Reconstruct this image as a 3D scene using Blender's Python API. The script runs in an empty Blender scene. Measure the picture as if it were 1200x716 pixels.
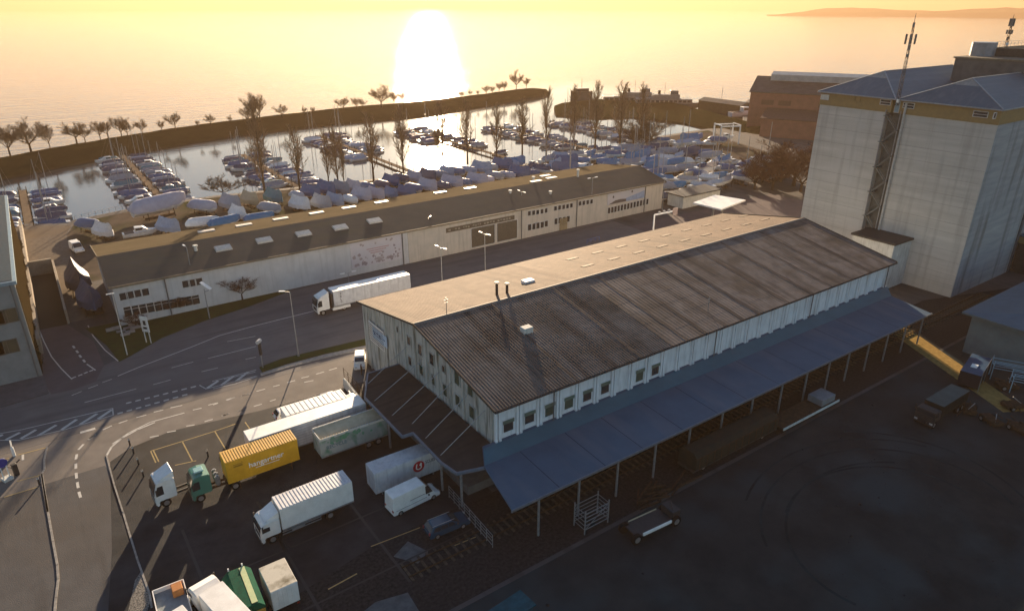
import bpy, bmesh, math, random
from mathutils import Vector, Matrix
R = math.radians
random.seed(7)
scn = bpy.context.scene
COL = scn.collection
# ------------------------------------------------------------ camera, sky, sun, exposure
CAM_H = 50.0
FPX, CX, CY, YH = 806.0, 600.0, 358.0, 8.0            # focal length, centre and horizon row in photo pixels
PITCH = math.atan((CY - YH) / FPX)
HEAD = R(55.03)                                         # heading of the view, from +X (long side of the sheds)
SUN_AZ, SUN_EL = R(61.3), R(11.9)
cd = bpy.data.cameras.new('camera'); cam = bpy.data.objects.new('camera', cd); COL.objects.link(cam)
cd.sensor_width = 36; cd.lens = FPX / 1200 * 36; cd.clip_start = .5; cd.clip_end = 60000
cam.location = (0, 0, CAM_H); cam.rotation_euler = (R(90) - PITCH, 0, HEAD - R(90))
scn.camera = cam
w = bpy.data.worlds.new("World"); scn.world = w; w.use_nodes = True
nt = w.node_tree; nt.nodes.clear()
sky = nt.nodes.new('ShaderNodeTexSky'); sky.sky_type = 'NISHITA'; sky.sun_disc = False
sky.sun_elevation = SUN_EL; sky.sun_rotation = R(90) - SUN_AZ
sky.air_density = 1.2; sky.dust_density = .5; sky.ozone_density = 2.5; sky.altitude = 400
bg = nt.nodes.new('ShaderNodeBackground'); bg.inputs[1].default_value = .05
wo = nt.nodes.new('ShaderNodeOutputWorld')
nt.links.new(sky.outputs[0], bg.inputs[0]); nt.links.new(bg.outputs[0], wo.inputs[0])
sl = bpy.data.lights.new('sun', 'SUN'); so = bpy.data.objects.new('sun', sl); COL.objects.link(so)
sl.energy = 5.0; sl.angle = R(.6); sl.color = (1, .76, .5)
so.rotation_euler = (R(90) - SUN_EL, 0, SUN_AZ + R(90))
so.location = (0, 0, 300)
vs = scn.view_settings; vs.view_transform = 'Standard'; vs.look = 'None'; vs.gamma = 1; vs.exposure = 1.87
vs.use_curve_mapping = False
scn.cycles.max_bounces = 6; scn.cycles.volume_bounces = 1; scn.cycles.transparent_max_bounces = 8
HAZE_D = .00018

# ------------------------------------------------------------ where things stand (read off the photograph, on real planes)
def ray(x, y):
    X, Y = x - CX, CY - y
    fw = FPX * math.cos(PITCH) + Y * math.sin(PITCH); up = -FPX * math.sin(PITCH) + Y * math.cos(PITCH)
    F = Vector((math.cos(HEAD), math.sin(HEAD), 0)); S = Vector((math.sin(HEAD), -math.cos(HEAD), 0))
    return F * fw + S * X + Vector((0, 0, up))
def G(x, y, z=0):
    d = ray(x, y); t = (z - CAM_H) / d.z; return Vector((d.x * t, d.y * t, z))
def PY(x, y, Y):                                        # on a wall of constant Y
    d = ray(x, y); t = Y / d.y; return Vector((d.x * t, Y, CAM_H + d.z * t))
def PX(x, y, X):
    d = ray(x, y); t = X / d.x; return Vector((X, d.y * t, CAM_H + d.z * t))
def height(b, ytop):                                    # height of an upright thing with foot b (world) and top row
    lo, hi = 0., 70.
    F = Vector((math.cos(HEAD), math.sin(HEAD), 0))
    for _ in range(40):
        m = (lo + hi) / 2; a = b.x * F.x + b.y * F.y; u = m - CAM_H
        z = a * math.cos(PITCH) - u * math.sin(PITCH); y = a * math.sin(PITCH) + u * math.cos(PITCH)
        if CY - FPX * y / z > ytop: lo = m
        else: hi = m
    return lo

# ------------------------------------------------------------ materials
MATS = {}
def mat(name, c=(.5, .5, .5), rough=.7, c2=None, ns=2., contrast=.5, bump=0., bs=None, metal=0., stretch=None, spec=.4,
        streak=None, c3=None, n3=.15, objcol=False):
    if name in MATS: return MATS[name]
    m = bpy.data.materials.new(name); m.use_nodes = True; t = m.node_tree; b = t.nodes['Principled BSDF']
    N = t.nodes.new; L = t.links.new
    b.inputs['Roughness'].default_value = rough; b.inputs['Metallic'].default_value = metal
    b.inputs['Specular IOR Level'].default_value = spec if rough < .7 else min(spec, .06)
    if rough >= .84: b.inputs['IOR'].default_value = 1.02
    tc = N('ShaderNodeTexCoord'); mp = N('ShaderNodeMapping'); L(tc.outputs['Object'], mp.inputs[0])
    if stretch: mp.inputs['Scale'].default_value = stretch
    src = None
    if objcol:
        oi = N('ShaderNodeObjectInfo'); src = oi.outputs['Color']
    if c2 is None: c2 = tuple(v * .72 for v in c)
    no = N('ShaderNodeTexNoise'); no.inputs['Scale'].default_value = ns; no.inputs['Detail'].default_value = 7
    no.inputs['Roughness'].default_value = .62
    L(mp.outputs[0], no.inputs['Vector'])
    rp = N('ShaderNodeValToRGB'); rp.color_ramp.elements[0].position = .5 - contrast * .5 * .6
    rp.color_ramp.elements[1].position = .5 + contrast * .5 * .6
    L(no.outputs[0], rp.inputs[0])
    mx = N('ShaderNodeMix'); mx.data_type = 'RGBA'
    if objcol:
        mu = N('ShaderNodeMix'); mu.data_type = 'RGBA'; mu.blend_type = 'MULTIPLY'; mu.inputs[0].default_value = 1
        L(src, mu.inputs[6]); mu.inputs[7].default_value = (.72, .73, .74, 1)
        L(src, mx.inputs[7]); L(mu.outputs[2], mx.inputs[6])
    else:
        mx.inputs[6].default_value = (*c2, 1); mx.inputs[7].default_value = (*c, 1)
    L(rp.outputs[0], mx.inputs[0]); out = mx.outputs[2]
    if c3:
        n3n = N('ShaderNodeTexNoise'); n3n.inputs['Scale'].default_value = n3; n3n.inputs['Detail'].default_value = 4
        L(tc.outputs['Object'], n3n.inputs['Vector'])
        r3 = N('ShaderNodeValToRGB'); r3.color_ramp.elements[0].position = .47; r3.color_ramp.elements[1].position = .66
        L(n3n.outputs[0], r3.inputs[0])
        m3 = N('ShaderNodeMix'); m3.data_type = 'RGBA'; L(r3.outputs[0], m3.inputs[0]); L(out, m3.inputs[6])
        m3.inputs[7].default_value = (*c3, 1); out = m3.outputs[2]
    if streak:                                          # (scale vector, strength, colour): run-off marks, joints
        mp2 = N('ShaderNodeMapping'); L(tc.outputs['Object'], mp2.inputs[0]); mp2.inputs['Scale'].default_value = streak[0]
        n2 = N('ShaderNodeTexNoise'); n2.inputs['Scale'].default_value = 1; n2.inputs['Detail'].default_value = 5
        L(mp2.outputs[0], n2.inputs['Vector'])
        r2 = N('ShaderNodeValToRGB'); r2.color_ramp.elements[0].position = .5; r2.color_ramp.elements[1].position = .68
        L(n2.outputs[0], r2.inputs[0])
        ml = N('ShaderNodeMath'); ml.operation = 'MULTIPLY'; L(r2.outputs[0], ml.inputs[0]); ml.inputs[1].default_value = streak[1]
        m2 = N('ShaderNodeMix'); m2.data_type = 'RGBA'; L(ml.outputs[0], m2.inputs[0]); L(out, m2.inputs[6])
        m2.inputs[7].default_value = (*streak[2], 1); out = m2.outputs[2]
    L(out, b.inputs['Base Color'])
    if bump:
        n4 = N('ShaderNodeTexNoise'); n4.inputs['Scale'].default_value = bs or ns * 4; n4.inputs['Detail'].default_value = 5
        L(mp.outputs[0], n4.inputs['Vector'])
        bp = N('ShaderNodeBump'); bp.inputs['Strength'].default_value = bump; bp.inputs['Distance'].default_value = .05
        L(n4.outputs[0], bp.inputs['Height']); L(bp.outputs[0], b.inputs['Normal'])
    MATS[name] = m; return m

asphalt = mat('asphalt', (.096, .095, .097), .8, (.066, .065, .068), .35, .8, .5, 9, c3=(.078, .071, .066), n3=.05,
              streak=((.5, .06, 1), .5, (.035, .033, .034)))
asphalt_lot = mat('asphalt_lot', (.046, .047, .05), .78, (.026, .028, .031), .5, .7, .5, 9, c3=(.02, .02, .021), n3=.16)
asphalt_light = mat('asphalt_light', (.19, .17, .155), .83, (.13, .118, .108), .4, .7, .4, 9)
concrete_slab = mat('concrete_slab', (.12, .13, .135), .8, (.07, .075, .08), 1.2, .6, .3)
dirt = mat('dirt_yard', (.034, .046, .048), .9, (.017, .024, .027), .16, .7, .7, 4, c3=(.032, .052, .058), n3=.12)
ballast = mat('ballast', (.045, .045, .045), .95, (.018, .018, .019), 3, .6, .9, 8)
gravel = mat('gravel', (.2, .17, .14), .95, (.11, .095, .08), 1.3, .7, .6, 6, c3=(.16, .13, .1), n3=.08)
yard = mat('boatyard_ground', (.13, .105, .085), .95, (.07, .062, .052), .3, .8, .6, 4, c3=(.05, .055, .03), n3=.07)
grass_m = mat('grass', (.055, .07, .022), .95, (.05, .045, .022), .8, .8, .8, 8)
spit_m = mat('spit_grass', (.022, .024, .01), .95, (.012, .013, .007), .25, .8, .8, 3)
redroad = mat('reddish_asphalt', (.12, .098, .1), .83, (.09, .076, .08), .4, .7, .4, 9)
paving = mat('paving', (.12, .115, .12), .85, (.09, .087, .09), 1, .6, .3)
paint_w = mat('road_paint', (.62, .6, .56), .7, (.36, .35, .33), 2.5, .9)
paint_y = mat('yellow_road_paint', (.45, .33, .14), .75, (.22, .18, .1), 2, .9)
kerb_m = mat('kerb_stone', (.33, .31, .28), .85, (.22, .21, .2), 2)
cobble = mat('cobbles', (.3, .28, .25), .9, (.04, .04, .04), 7, .5, .8, 7)
white = mat('white_paint', (.8, .79, .76), .45, (.66, .65, .62), .8, .5, spec=.5)
white_old = mat('weathered_white', (.62, .62, .58), .7, (.48, .48, .45), .6, .6, .2, streak=((4, 4, .35), .5, (.27, .27, .24)))
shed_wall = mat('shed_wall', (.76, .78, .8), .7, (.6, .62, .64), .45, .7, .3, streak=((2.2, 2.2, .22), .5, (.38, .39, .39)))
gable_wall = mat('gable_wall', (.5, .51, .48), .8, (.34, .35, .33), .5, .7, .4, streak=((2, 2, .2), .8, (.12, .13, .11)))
wall_a = mat('warehouse_wall', (.56, .56, .56), .8, (.48, .48, .485), .4, .5, .2, streak=((1.5, 1.5, .12), .35, (.36, .36, .35)))
wall_b = mat('warehouse_cream', (.54, .48, .41), .8, (.46, .42, .36), .4, .5, .2, streak=((1.5, 1.5, .12), .35, (.25, .23, .2)))
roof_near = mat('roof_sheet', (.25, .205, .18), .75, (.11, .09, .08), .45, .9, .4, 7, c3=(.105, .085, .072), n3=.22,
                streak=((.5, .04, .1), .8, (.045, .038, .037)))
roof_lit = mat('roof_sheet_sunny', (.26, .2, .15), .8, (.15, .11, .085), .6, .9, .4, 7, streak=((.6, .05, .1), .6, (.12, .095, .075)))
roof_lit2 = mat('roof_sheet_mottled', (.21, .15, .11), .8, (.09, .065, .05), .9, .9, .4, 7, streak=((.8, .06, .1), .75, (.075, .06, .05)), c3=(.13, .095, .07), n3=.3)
roof_b = mat('bitumen_roof', (.12, .105, .082), .83, (.08, .072, .062), .2, .8, .3, 5, streak=((.06, .4, 1), .6, (.11, .1, .065)))
skylight_m = mat('skylight', (.25, .2, .155), .7, (.17, .135, .1), 2)
canopy_blue = mat('canopy_sheet', (.045, .1, .16), .6, (.032, .075, .125), .3, .7, .15, streak=((.3, .05, 1), .5, (.1, .13, .17)))
canopy_dark = mat('canopy_brown', (.06, .05, .045), .75, (.032, .03, .03), .5, .8, .3, 4, streak=((.1, 1.2, 1), .6, (.025, .022, .022)))
fascia = mat('fascia', (.13, .17, .22), .5, (.09, .12, .16), 2)
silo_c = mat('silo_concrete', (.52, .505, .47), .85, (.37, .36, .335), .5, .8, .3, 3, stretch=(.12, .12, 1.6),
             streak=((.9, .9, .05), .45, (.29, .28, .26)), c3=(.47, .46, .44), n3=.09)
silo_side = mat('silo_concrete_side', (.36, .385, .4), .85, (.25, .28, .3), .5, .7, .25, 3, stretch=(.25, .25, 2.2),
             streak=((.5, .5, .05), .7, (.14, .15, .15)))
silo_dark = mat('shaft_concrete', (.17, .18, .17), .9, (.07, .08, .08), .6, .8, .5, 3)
band_m = mat('ochre_band', (.26, .18, .075), .6, (.22, .155, .07), 1)
silo_roof = mat('silo_roof', (.06, .1, .13), .55, (.045, .08, .105), .4, .6, .1, streak=((.05, 1.2, 1), .3, (.13, .16, .18)))
hip_pale = mat('hip_sheet', (.27, .27, .25), .6)
brick_m = mat('red_render', (.25, .12, .09), .9, (.18, .09, .07), .5, .7, .2)
slate = mat('dark_roof', (.07, .075, .08), .7, (.05, .052, .055), .4)
glass = mat('window_glass', (.03, .035, .04), .12, (.018, .022, .027), 2, .8, spec=.6)
green_glass = mat('green_glass', (.05, .09, .065), .2, (.03, .055, .045), 3, .8, spec=.6)
frame_w = mat('window_frame', (.6, .6, .58), .6)
dark = mat('dark_metal', (.03, .03, .032), .6, (.018, .018, .02), 4)
steel = mat('galvanised_steel', (.32, .33, .34), .45, (.22, .23, .24), 3, metal=.4)
pipe_m = mat('downpipe', (.12, .13, .13), .6)
wood = mat('pier_wood', (.22, .17, .12), .85, (.13, .1, .075), 1.5, .8, .3)
bark = mat('bark', (.07, .052, .038), .95, (.04, .03, .024), 3, .8)
twig_m = mat('twigs', (.12, .085, .055), .95, (.07, .05, .035), 2)
poplar_m = mat('poplar_twigs', (.2, .14, .09), .8, (.12, .085, .055), 2)
road_m = mat('old_road_asphalt', (.16, .15, .148), .8, (.115, .108, .108), .3, .8, .5, 9, c3=(.125, .118, .118), n3=.06,
              streak=((.05, .5, 1), .6, (.085, .08, .082)))
twig_red = mat('reddish_twigs', (.11, .055, .04), .95, (.06, .035, .028), 2)
shrub_m = mat('shrub_leaves', (.045, .05, .02), .9, (.09, .05, .03), 1.5)
tyre = mat('tyre_rubber', (.02, .02, .02), .85, (.012, .012, .012), 5)
rim = mat('wheel_rim', (.35, .35, .35), .4, metal=.6)
cont_y = mat('yellow_sheet', (.62, .34, .02), .5, (.5, .27, .015), 1.2)
cont_w = mat('white_sheet', (.6, .61, .63), .5, (.48, .49, .52), 1.2, streak=((3, 3, .4), .4, (.3, .3, .31)))
grn_cab = mat('teal_green_paint', (.05, .2, .15), .35, (.04, .15, .12), 1)
grn_tarp = mat('green_tarpaulin', (.005, .085, .05), .8, (.003, .05, .03), 1.5, .7, .3)
red_m = mat('red_paint', (.5, .015, .03), .5)
blue_car = mat('blue_car_paint', (.018, .06, .1), .25, (.015, .05, .085), 1, spec=.6)
black_m = mat('black_lettering', (.02, .02, .025), .6)
lampglass = mat('headlight_glass', (.5, .5, .5), .15)
redglass = mat('tail_light', (.3, .01, .01), .3)
hull_m = mat('gelcoat', (.66, .66, .64), .3, (.5, .5, .49), 1.2, spec=.5)
cover_m = mat('boat_cover', rough=.6, ns=1.5, contrast=.9, bump=.6, bs=1.2, objcol=True)
paint_obj = mat('coloured_paint', rough=.4, ns=1, objcol=True)
dirty_side = mat('dirty_trailer_side', (.38, .41, .4), .7, (.24, .3, .27), .5, .8, .2, streak=((.8, .8, .5), .85, (.05, .2, .12)))
tan_m = mat('tan_top', (.55, .47, .33), .7, (.42, .35, .24), 1)
rust = mat('rusty_steel', (.09, .055, .035), .9, (.04, .03, .025), 2)
sleeper = mat('rail_sleeper', (.1, .085, .07), .95, (.05, .045, .04), 2)

def water_mat():
    m = bpy.data.materials.new('lake_water'); m.use_nodes = True; t = m.node_tree; b = t.nodes['Principled BSDF']
    N = t.nodes.new; L = t.links.new
    b.inputs['Base Color'].default_value = (.02, .035, .045, 1); b.inputs['Roughness'].default_value = .06
    b.inputs['IOR'].default_value = 1.36; b.inputs['Specular IOR Level'].default_value = .5
    tc = N('ShaderNodeTexCoord')
    # ripples: long wind lines out on the lake, almost calm inside the harbour (mask = distance beyond the mole)
    sp = N('ShaderNodeSeparateXYZ'); L(tc.outputs['Object'], sp.inputs[0])
    a = N('ShaderNodeMath'); a.operation = 'MULTIPLY_ADD'; L(sp.outputs[0], a.inputs[0]); a.inputs[1].default_value = -.32
    L(sp.outputs[1], a.inputs[2])
    east = N('ShaderNodeMath'); east.operation = 'MULTIPLY_ADD'; L(sp.outputs[0], east.inputs[0]); east.inputs[1].default_value = 1; east.inputs[2].default_value = -40
    mxm = N('ShaderNodeMath'); mxm.operation = 'MAXIMUM'; L(a.outputs[0], mxm.inputs[0]); L(east.outputs[0], mxm.inputs[1]); a = mxm
    mr = N('ShaderNodeMapRange'); L(a.outputs[0], mr.inputs[0])
    mr.inputs[1].default_value = 270; mr.inputs[2].default_value = 320; mr.inputs[3].default_value = .05; mr.inputs[4].default_value = 1
    mp = N('ShaderNodeMapping'); L(tc.outputs['Object'], mp.inputs[0]); mp.inputs['Rotation'].default_value = (0, 0, R(38))
    mp.inputs['Scale'].default_value = (.035, .26, 1)
    n1 = N('ShaderNodeTexNoise'); n1.inputs['Scale'].default_value = 1; n1.inputs['Detail'].default_value = 6
    n1.inputs['Roughness'].default_value = .6; L(mp.outputs[0], n1.inputs['Vector'])
    n2 = N('ShaderNodeTexNoise'); n2.inputs['Scale'].default_value = .9; n2.inputs['Detail'].default_value = 3; L(tc.outputs['Object'], n2.inputs['Vector'])
    ad = N('ShaderNodeMath'); ad.operation = 'MULTIPLY_ADD'; L(n2.outputs[0], ad.inputs[0]); ad.inputs[1].default_value = .08; L(n1.outputs[0], ad.inputs[2])
    bp = N('ShaderNodeBump'); bp.inputs['Distance'].default_value = .5; L(mr.outputs[0], bp.inputs['Strength']); L(ad.outputs[0], bp.inputs['Height'])
    L(bp.outputs[0], b.inputs['Normal'])
    mr2 = N('ShaderNodeMapRange'); L(a.outputs[0], mr2.inputs[0])
    mr2.inputs[1].default_value = 270; mr2.inputs[2].default_value = 320; mr2.inputs[3].default_value = .085; mr2.inputs[4].default_value = .05
    L(mr2.outputs[0], b.inputs['Roughness'])
    return m
water_m = water_mat()

# ------------------------------------------------------------ mesh building
class MB:
    def __init__(s): s.v = []; s.f = []; s.m = []; s.mats = []
    def mi(s, m):
        if m is None: return 0
        if m not in s.mats: s.mats.append(m)
        return s.mats.index(m)
    def add(s, vs, fs, m=None):
        n = len(s.v); s.v += [tuple(v) for v in vs]; s.f += [tuple(i + n for i in f) for f in fs]; s.m += [s.mi(m)] * len(fs); return s
    def box(s, x0, y0, z0, x1, y1, z1, m=None):
        return s.add([(x0,y0,z0),(x1,y0,z0),(x1,y1,z0),(x0,y1,z0),(x0,y0,z1),(x1,y0,z1),(x1,y1,z1),(x0,y1,z1)],
                     [(0,3,2,1),(4,5,6,7),(0,1,5,4),(1,2,6,5),(2,3,7,6),(3,0,4,7)], m)
    def prism(s, pts, y0, y1, m=None, inset=None):      # profile (x,z) swept along y
        n = len(pts); a = [(x, y0, z) for x, z in pts]; b = [(x, y1, z) for x, z in pts]
        return s.add(a + b, [tuple(range(n)), tuple(range(2*n-1, n-1, -1))] + [(i, i+n, (i+1) % n + n, (i+1) % n) for i in range(n)], m)
    def prismx(s, pts, x0, x1, m=None):                 # profile (y,z) swept along x
        n = len(pts); a = [(x0, y, z) for y, z in pts]; b = [(x1, y, z) for y, z in pts]
        return s.add(a + b, [tuple(range(n-1, -1, -1)), tuple(range(n, 2*n))] + [(i, (i+1) % n, (i+1) % n + n, i+n) for i in range(n)], m)
    def prismz(s, pts, z0, z1, m=None):
        n = len(pts); a = [(x, y, z0) for x, y in pts]; b = [(x, y, z1) for x, y in pts]
        return s.add(a + b, [tuple(range(n-1, -1, -1)), tuple(range(n, 2*n))] + [(i, (i+1) % n, (i+1) % n + n, i+n) for i in range(n)], m)
    def tube(s, p, q, r0, r1=None, n=6, m=None, caps=True):
        r1 = r0 if r1 is None else r1; p = Vector(p); q = Vector(q); d = (q - p)
        if d.length < 1e-6: return s
        d.normalize(); u = d.cross(Vector((0, 0, 1)) if abs(d.z) < .9 else Vector((1, 0, 0))).normalized(); v = d.cross(u)
        A = [p + (u * math.cos(2*math.pi*i/n) + v * math.sin(2*math.pi*i/n)) * r0 for i in range(n)]
        B = [q + (u * math.cos(2*math.pi*i/n) + v * math.sin(2*math.pi*i/n)) * r1 for i in range(n)]
        fs = [(i, (i+1) % n, (i+1) % n + n, i + n) for i in range(n)]
        if caps: fs += [tuple(range(n-1, -1, -1)), tuple(range(n, 2*n))]
        return s.add(A + B, fs, m)
    def beam(s, p, q, w, h, m=None):                    # rectangular bar
        p = Vector(p); q = Vector(q); d = (q - p).normalized(); u = d.cross(Vector((0, 0, 1)) if abs(d.z) < .9 else Vector((1, 0, 0))).normalized(); v = u.cross(d)
        o = [u*(-w/2)-v*h/2, u*w/2-v*h/2, u*w/2+v*h/2, u*(-w/2)+v*h/2]
        return s.add([p + k for k in o] + [q + k for k in o], [(3,2,1,0),(4,5,6,7),(0,1,5,4),(1,2,6,5),(2,3,7,6),(3,0,4,7)], m)
    def quad(s, a, b, c, d, m=None): return s.add([a, b, c, d], [(0, 1, 2, 3)], m)
    def build(s, name, m, parent=None, bevel=0, smooth=False, world=False, seg=1):
        me = bpy.data.meshes.new(name); off = Vector(parent.location) if (world and parent) else Vector()
        me.from_pydata([tuple(Vector(v) - off) for v in s.v], [], s.f)
        ms = s.mats if s.mats else [m]
        for k in ms: me.materials.append(k if k else m)
        if s.mats: me.polygons.foreach_set('material_index', s.m)
        bm = bmesh.new(); bm.from_mesh(me); bmesh.ops.remove_doubles(bm, verts=bm.verts, dist=1e-4) if bevel else None
        bmesh.ops.recalc_face_normals(bm, faces=bm.faces)
        if bevel:
            es = [e for e in bm.edges if len(e.link_faces) == 2 and e.calc_face_angle(0) > .5]
            bmesh.ops.bevel(bm, geom=es, offset=bevel, segments=seg, affect='EDGES', clamp_overlap=True)
        bm.to_mesh(me); bm.free()
        if smooth: me.polygons.foreach_set('use_smooth', [True] * len(me.polygons))
        me.update(); o = bpy.data.objects.new(name, me); COL.objects.link(o)
        if parent: o.parent = parent
        return o
def tag(o, label=None, cat=None, group=None, kind=None):
    if label: o['label'] = label
    if cat: o['category'] = cat
    if group: o['group'] = group
    if kind: o['kind'] = kind
    return o
def T(name, label, cat, loc=(0, 0, 0), rz=0, group=None):
    o = bpy.data.objects.new(name, None); COL.objects.link(o); o.empty_display_size = .5
    o.location = loc; o.rotation_euler = (0, 0, rz); return tag(o, label, cat, group)
def copy_tree(o, parent=None):
    c = o.copy(); COL.objects.link(c); c.parent = parent
    for ch in list(o.children): copy_tree(ch, c)
    return c
def recolor(o, col):
    o.color = (*col, 1)
    for c in o.children: recolor(c, col)
def struct(name, mb, m): return tag(mb.build(name, m), kind='structure')
def sheet(name, pts, z, m, z0=None):
    mb = MB()
    if z0 is None:
        mb.add([(p[0], p[1], z) for p in pts], [tuple(range(len(pts)))])
    else: mb.prismz([(p[0], p[1]) for p in pts], z0, z)
    return struct(name, mb, m)
def text(body, size, m, parent, name, origin, xdir, updir, depth=.01, stretch=1.):
    cu = bpy.data.curves.new(name, 'FONT'); cu.body = body; cu.size = size; cu.extrude = depth
    cu.align_x = 'LEFT'; cu.offset = size * .012
    to = bpy.data.objects.new(name, cu); COL.objects.link(to); bpy.context.view_layer.update()
    me = bpy.data.meshes.new_from_object(to.evaluated_get(bpy.context.evaluated_depsgraph_get()))
    COL.objects.unlink(to); bpy.data.objects.remove(to)
    me.materials.clear(); me.materials.append(m)
    X = Vector(xdir).normalized() * stretch; U = Vector(updir).normalized(); Z = Vector(xdir).normalized().cross(U)
    for v in me.vertices: v.co = X * v.co.x + U * v.co.y + Z * v.co.z + Vector(origin)
    o = bpy.data.objects.new(name, me); COL.objects.link(o); o.parent = parent; return o
def resample(pts, closed=False): return pts

# ------------------------------------------------------------ setting: water, land, roads
def P2(l, z=0): return [tuple(G(x, y, z)[:2]) for x, y in l]
WATER_Z = -1.3
mb = MB(); S = 15000
mb.add([(-S, 60, WATER_Z), (S, 60, WATER_Z), (S, S, WATER_Z), (-S, S, WATER_Z)], [(0, 1, 2, 3)]); struct('lake_water', mb, water_m)
shore = P2([(0, 263), (80, 262), (86, 258), (170, 241), (255, 229), (400, 214), (500, 203), (560, 198), (640, 189), (700, 182), (742, 176),
            (770, 160), (830, 151), (872, 150)])
land = [(-900, -300), (1200, -300), (1200, 330), (420, 300), (330, 250)] + shore[::-1] + [(-900, 203)]
sheet('ground', land, 0, asphalt, -2.2)
def berm(name, top, bot, zc, z0=-.6):
    """grassy bank: foot line at the water on the near side, crest towards the lake"""
    n = 60; mb = MB(); rr = random.Random(6)
    def at(l, t):
        k = t*(len(l)-1); i = min(int(k), len(l)-2); f = k-i; return (l[i][0]*(1-f)+l[i+1][0]*f, l[i][1]*(1-f)+l[i+1][1]*f)
    rows_ = []
    for i in range(n+1):
        t = i/n; e = min(1, min(t, 1-t)*25); c = G(*at(top, t), zc); f = G(*at(bot, t), z0); d = (c-f); d.z = 0; d.normalize(); row = []
        for u in (0, .12, .35, .6, .85, 1): p = f.lerp(c, u); p.z = z0+(zc-z0)*(u**.8)*(.55+.45*e)+rr.uniform(-.12, .12); row.append(p)
        c2 = c+d*2.5; c2.z = row[-1].z-.1; g = c+d*9; g.z = WATER_Z-.6; b0 = f-d*1.2; b0.z = WATER_Z-.8; rows_.append([b0]+row+[c2, g])
    m_ = len(rows_[0])
    mb.add([p for r_ in rows_ for p in r_], [(i*m_+j, (i+1)*m_+j, (i+1)*m_+j+1, i*m_+j+1) for i in range(n) for j in range(m_-1)] + [tuple(range(m_)), tuple(n*m_+j for j in range(m_-1, -1, -1))])
    return struct(name, mb, spit_m)
SPIT_Z = 3.4
berm('spit', [(-60, 200), (0, 186), (75, 172), (151, 159), (225, 148), (300, 138.5), (400, 127), (501, 118.5), (560, 111.5), (600, 106), (640, 101.5)],
     [(-60, 224), (0, 208), (75, 193), (151, 179), (225, 166), (300, 154.5), (400, 144), (501, 135.5), (560, 125), (600, 117.5), (644, 109)], SPIT_Z)
# harbour mole on the right, with the ferries behind it
berm('mole', [(650, 122), (700, 117), (740, 116), (790, 121), (868, 141), (905, 150)], [(652, 135), (700, 138), (740, 137), (800, 144), (868, 158), (900, 162)], 2.2)
# ground covers
sheet('boatyard_ground', P2([(88, 262), (170, 243.5), (255, 231), (400, 216), (500, 205), (560, 200), (640, 191), (700, 184), (745, 178), (772, 162), (830, 153)]) +
      [(235, 180), (225, 152), (3, 152), (3, 190)], .004, yard)
sheet('quay_yard', P2([(15, 264.5), (84, 264)]) + [(2.8, 190), (2.8, 132), (-4.6, 132)], .006, gravel)
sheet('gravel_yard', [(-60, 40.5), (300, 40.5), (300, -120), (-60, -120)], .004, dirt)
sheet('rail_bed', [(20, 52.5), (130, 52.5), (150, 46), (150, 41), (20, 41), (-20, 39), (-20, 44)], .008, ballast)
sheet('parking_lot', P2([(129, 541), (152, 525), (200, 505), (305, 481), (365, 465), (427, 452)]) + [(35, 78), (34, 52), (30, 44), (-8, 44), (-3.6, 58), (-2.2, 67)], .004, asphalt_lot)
sheet('service_road', [(34.5, 92.5), (34.5, 84), (22, 84), (-.4, 79), (-1, 83), (-60, 83), (-60, 92.5)], .002, asphalt_light)
sheet('side_road', P2([(46, 385), (80, 381), (110, 400), (122, 428), (112, 447), (88, 456), (60, 462), (48, 440)]), .005, redroad)
sheet('verge', P2([(100, 385), (137, 378), (150, 372), (230, 358), (330, 338), (340, 341), (290, 360), (240, 376), (190, 396), (155, 416), (140, 424), (125, 405)]), .05, grass_m, -.1)
sheet('grass_island', P2([(304, 431), (330, 421), (380, 409), (431, 397), (431, 404), (380, 415), (335, 427), (308, 437)]), .12, grass_m, -.1)
sheet('pavement', P2([(-60, 440), (0, 447), (52, 441), (57, 461), (0, 478), (-80, 495)]), .12, paving, -.1)
sheet('pavement_strip', P2([(305, 438), (335, 428), (380, 416), (431, 405), (431, 409), (380, 420), (335, 432), (306, 441)]), .1, kerb_m, -.1)
sheet('cobble_strip', P2([(150, 717), (158, 680), (166, 668), (178, 700), (172, 717)]), .01, cobble)
sheet('light_slab', P2([(461, 652), (478, 634), (502, 646), (490, 660)]), .009, concrete_slab)
sheet('lower_slab', P2([(425, 717), (440, 705), (478, 694), (492, 717)]), .009, concrete_slab)
sheet('forecourt', [(118, 118), (175, 118), (175, 92), (118, 92)], .006, redroad)
sheet('sunlit_planks', [(99.5, 27), (102.5, 25.3), (116.8, 50.2), (113.2, 52)], .03, mat('sunlit_plank_tan', (.42, .28, .1), .85, (.2, .13, .05), 1.6, .8, .5, 5), 0)  # tan planks paint in the strip of sunlight between shed and silo
sheet('main_road', [(-60, 92.6), (34.5, 92.6), (36, 90.5), (118, 90.5), (118, 124.9), (6.5, 124.9), (4, 112), (-6, 108), (-60, 100)], .003, road_m)

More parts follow.
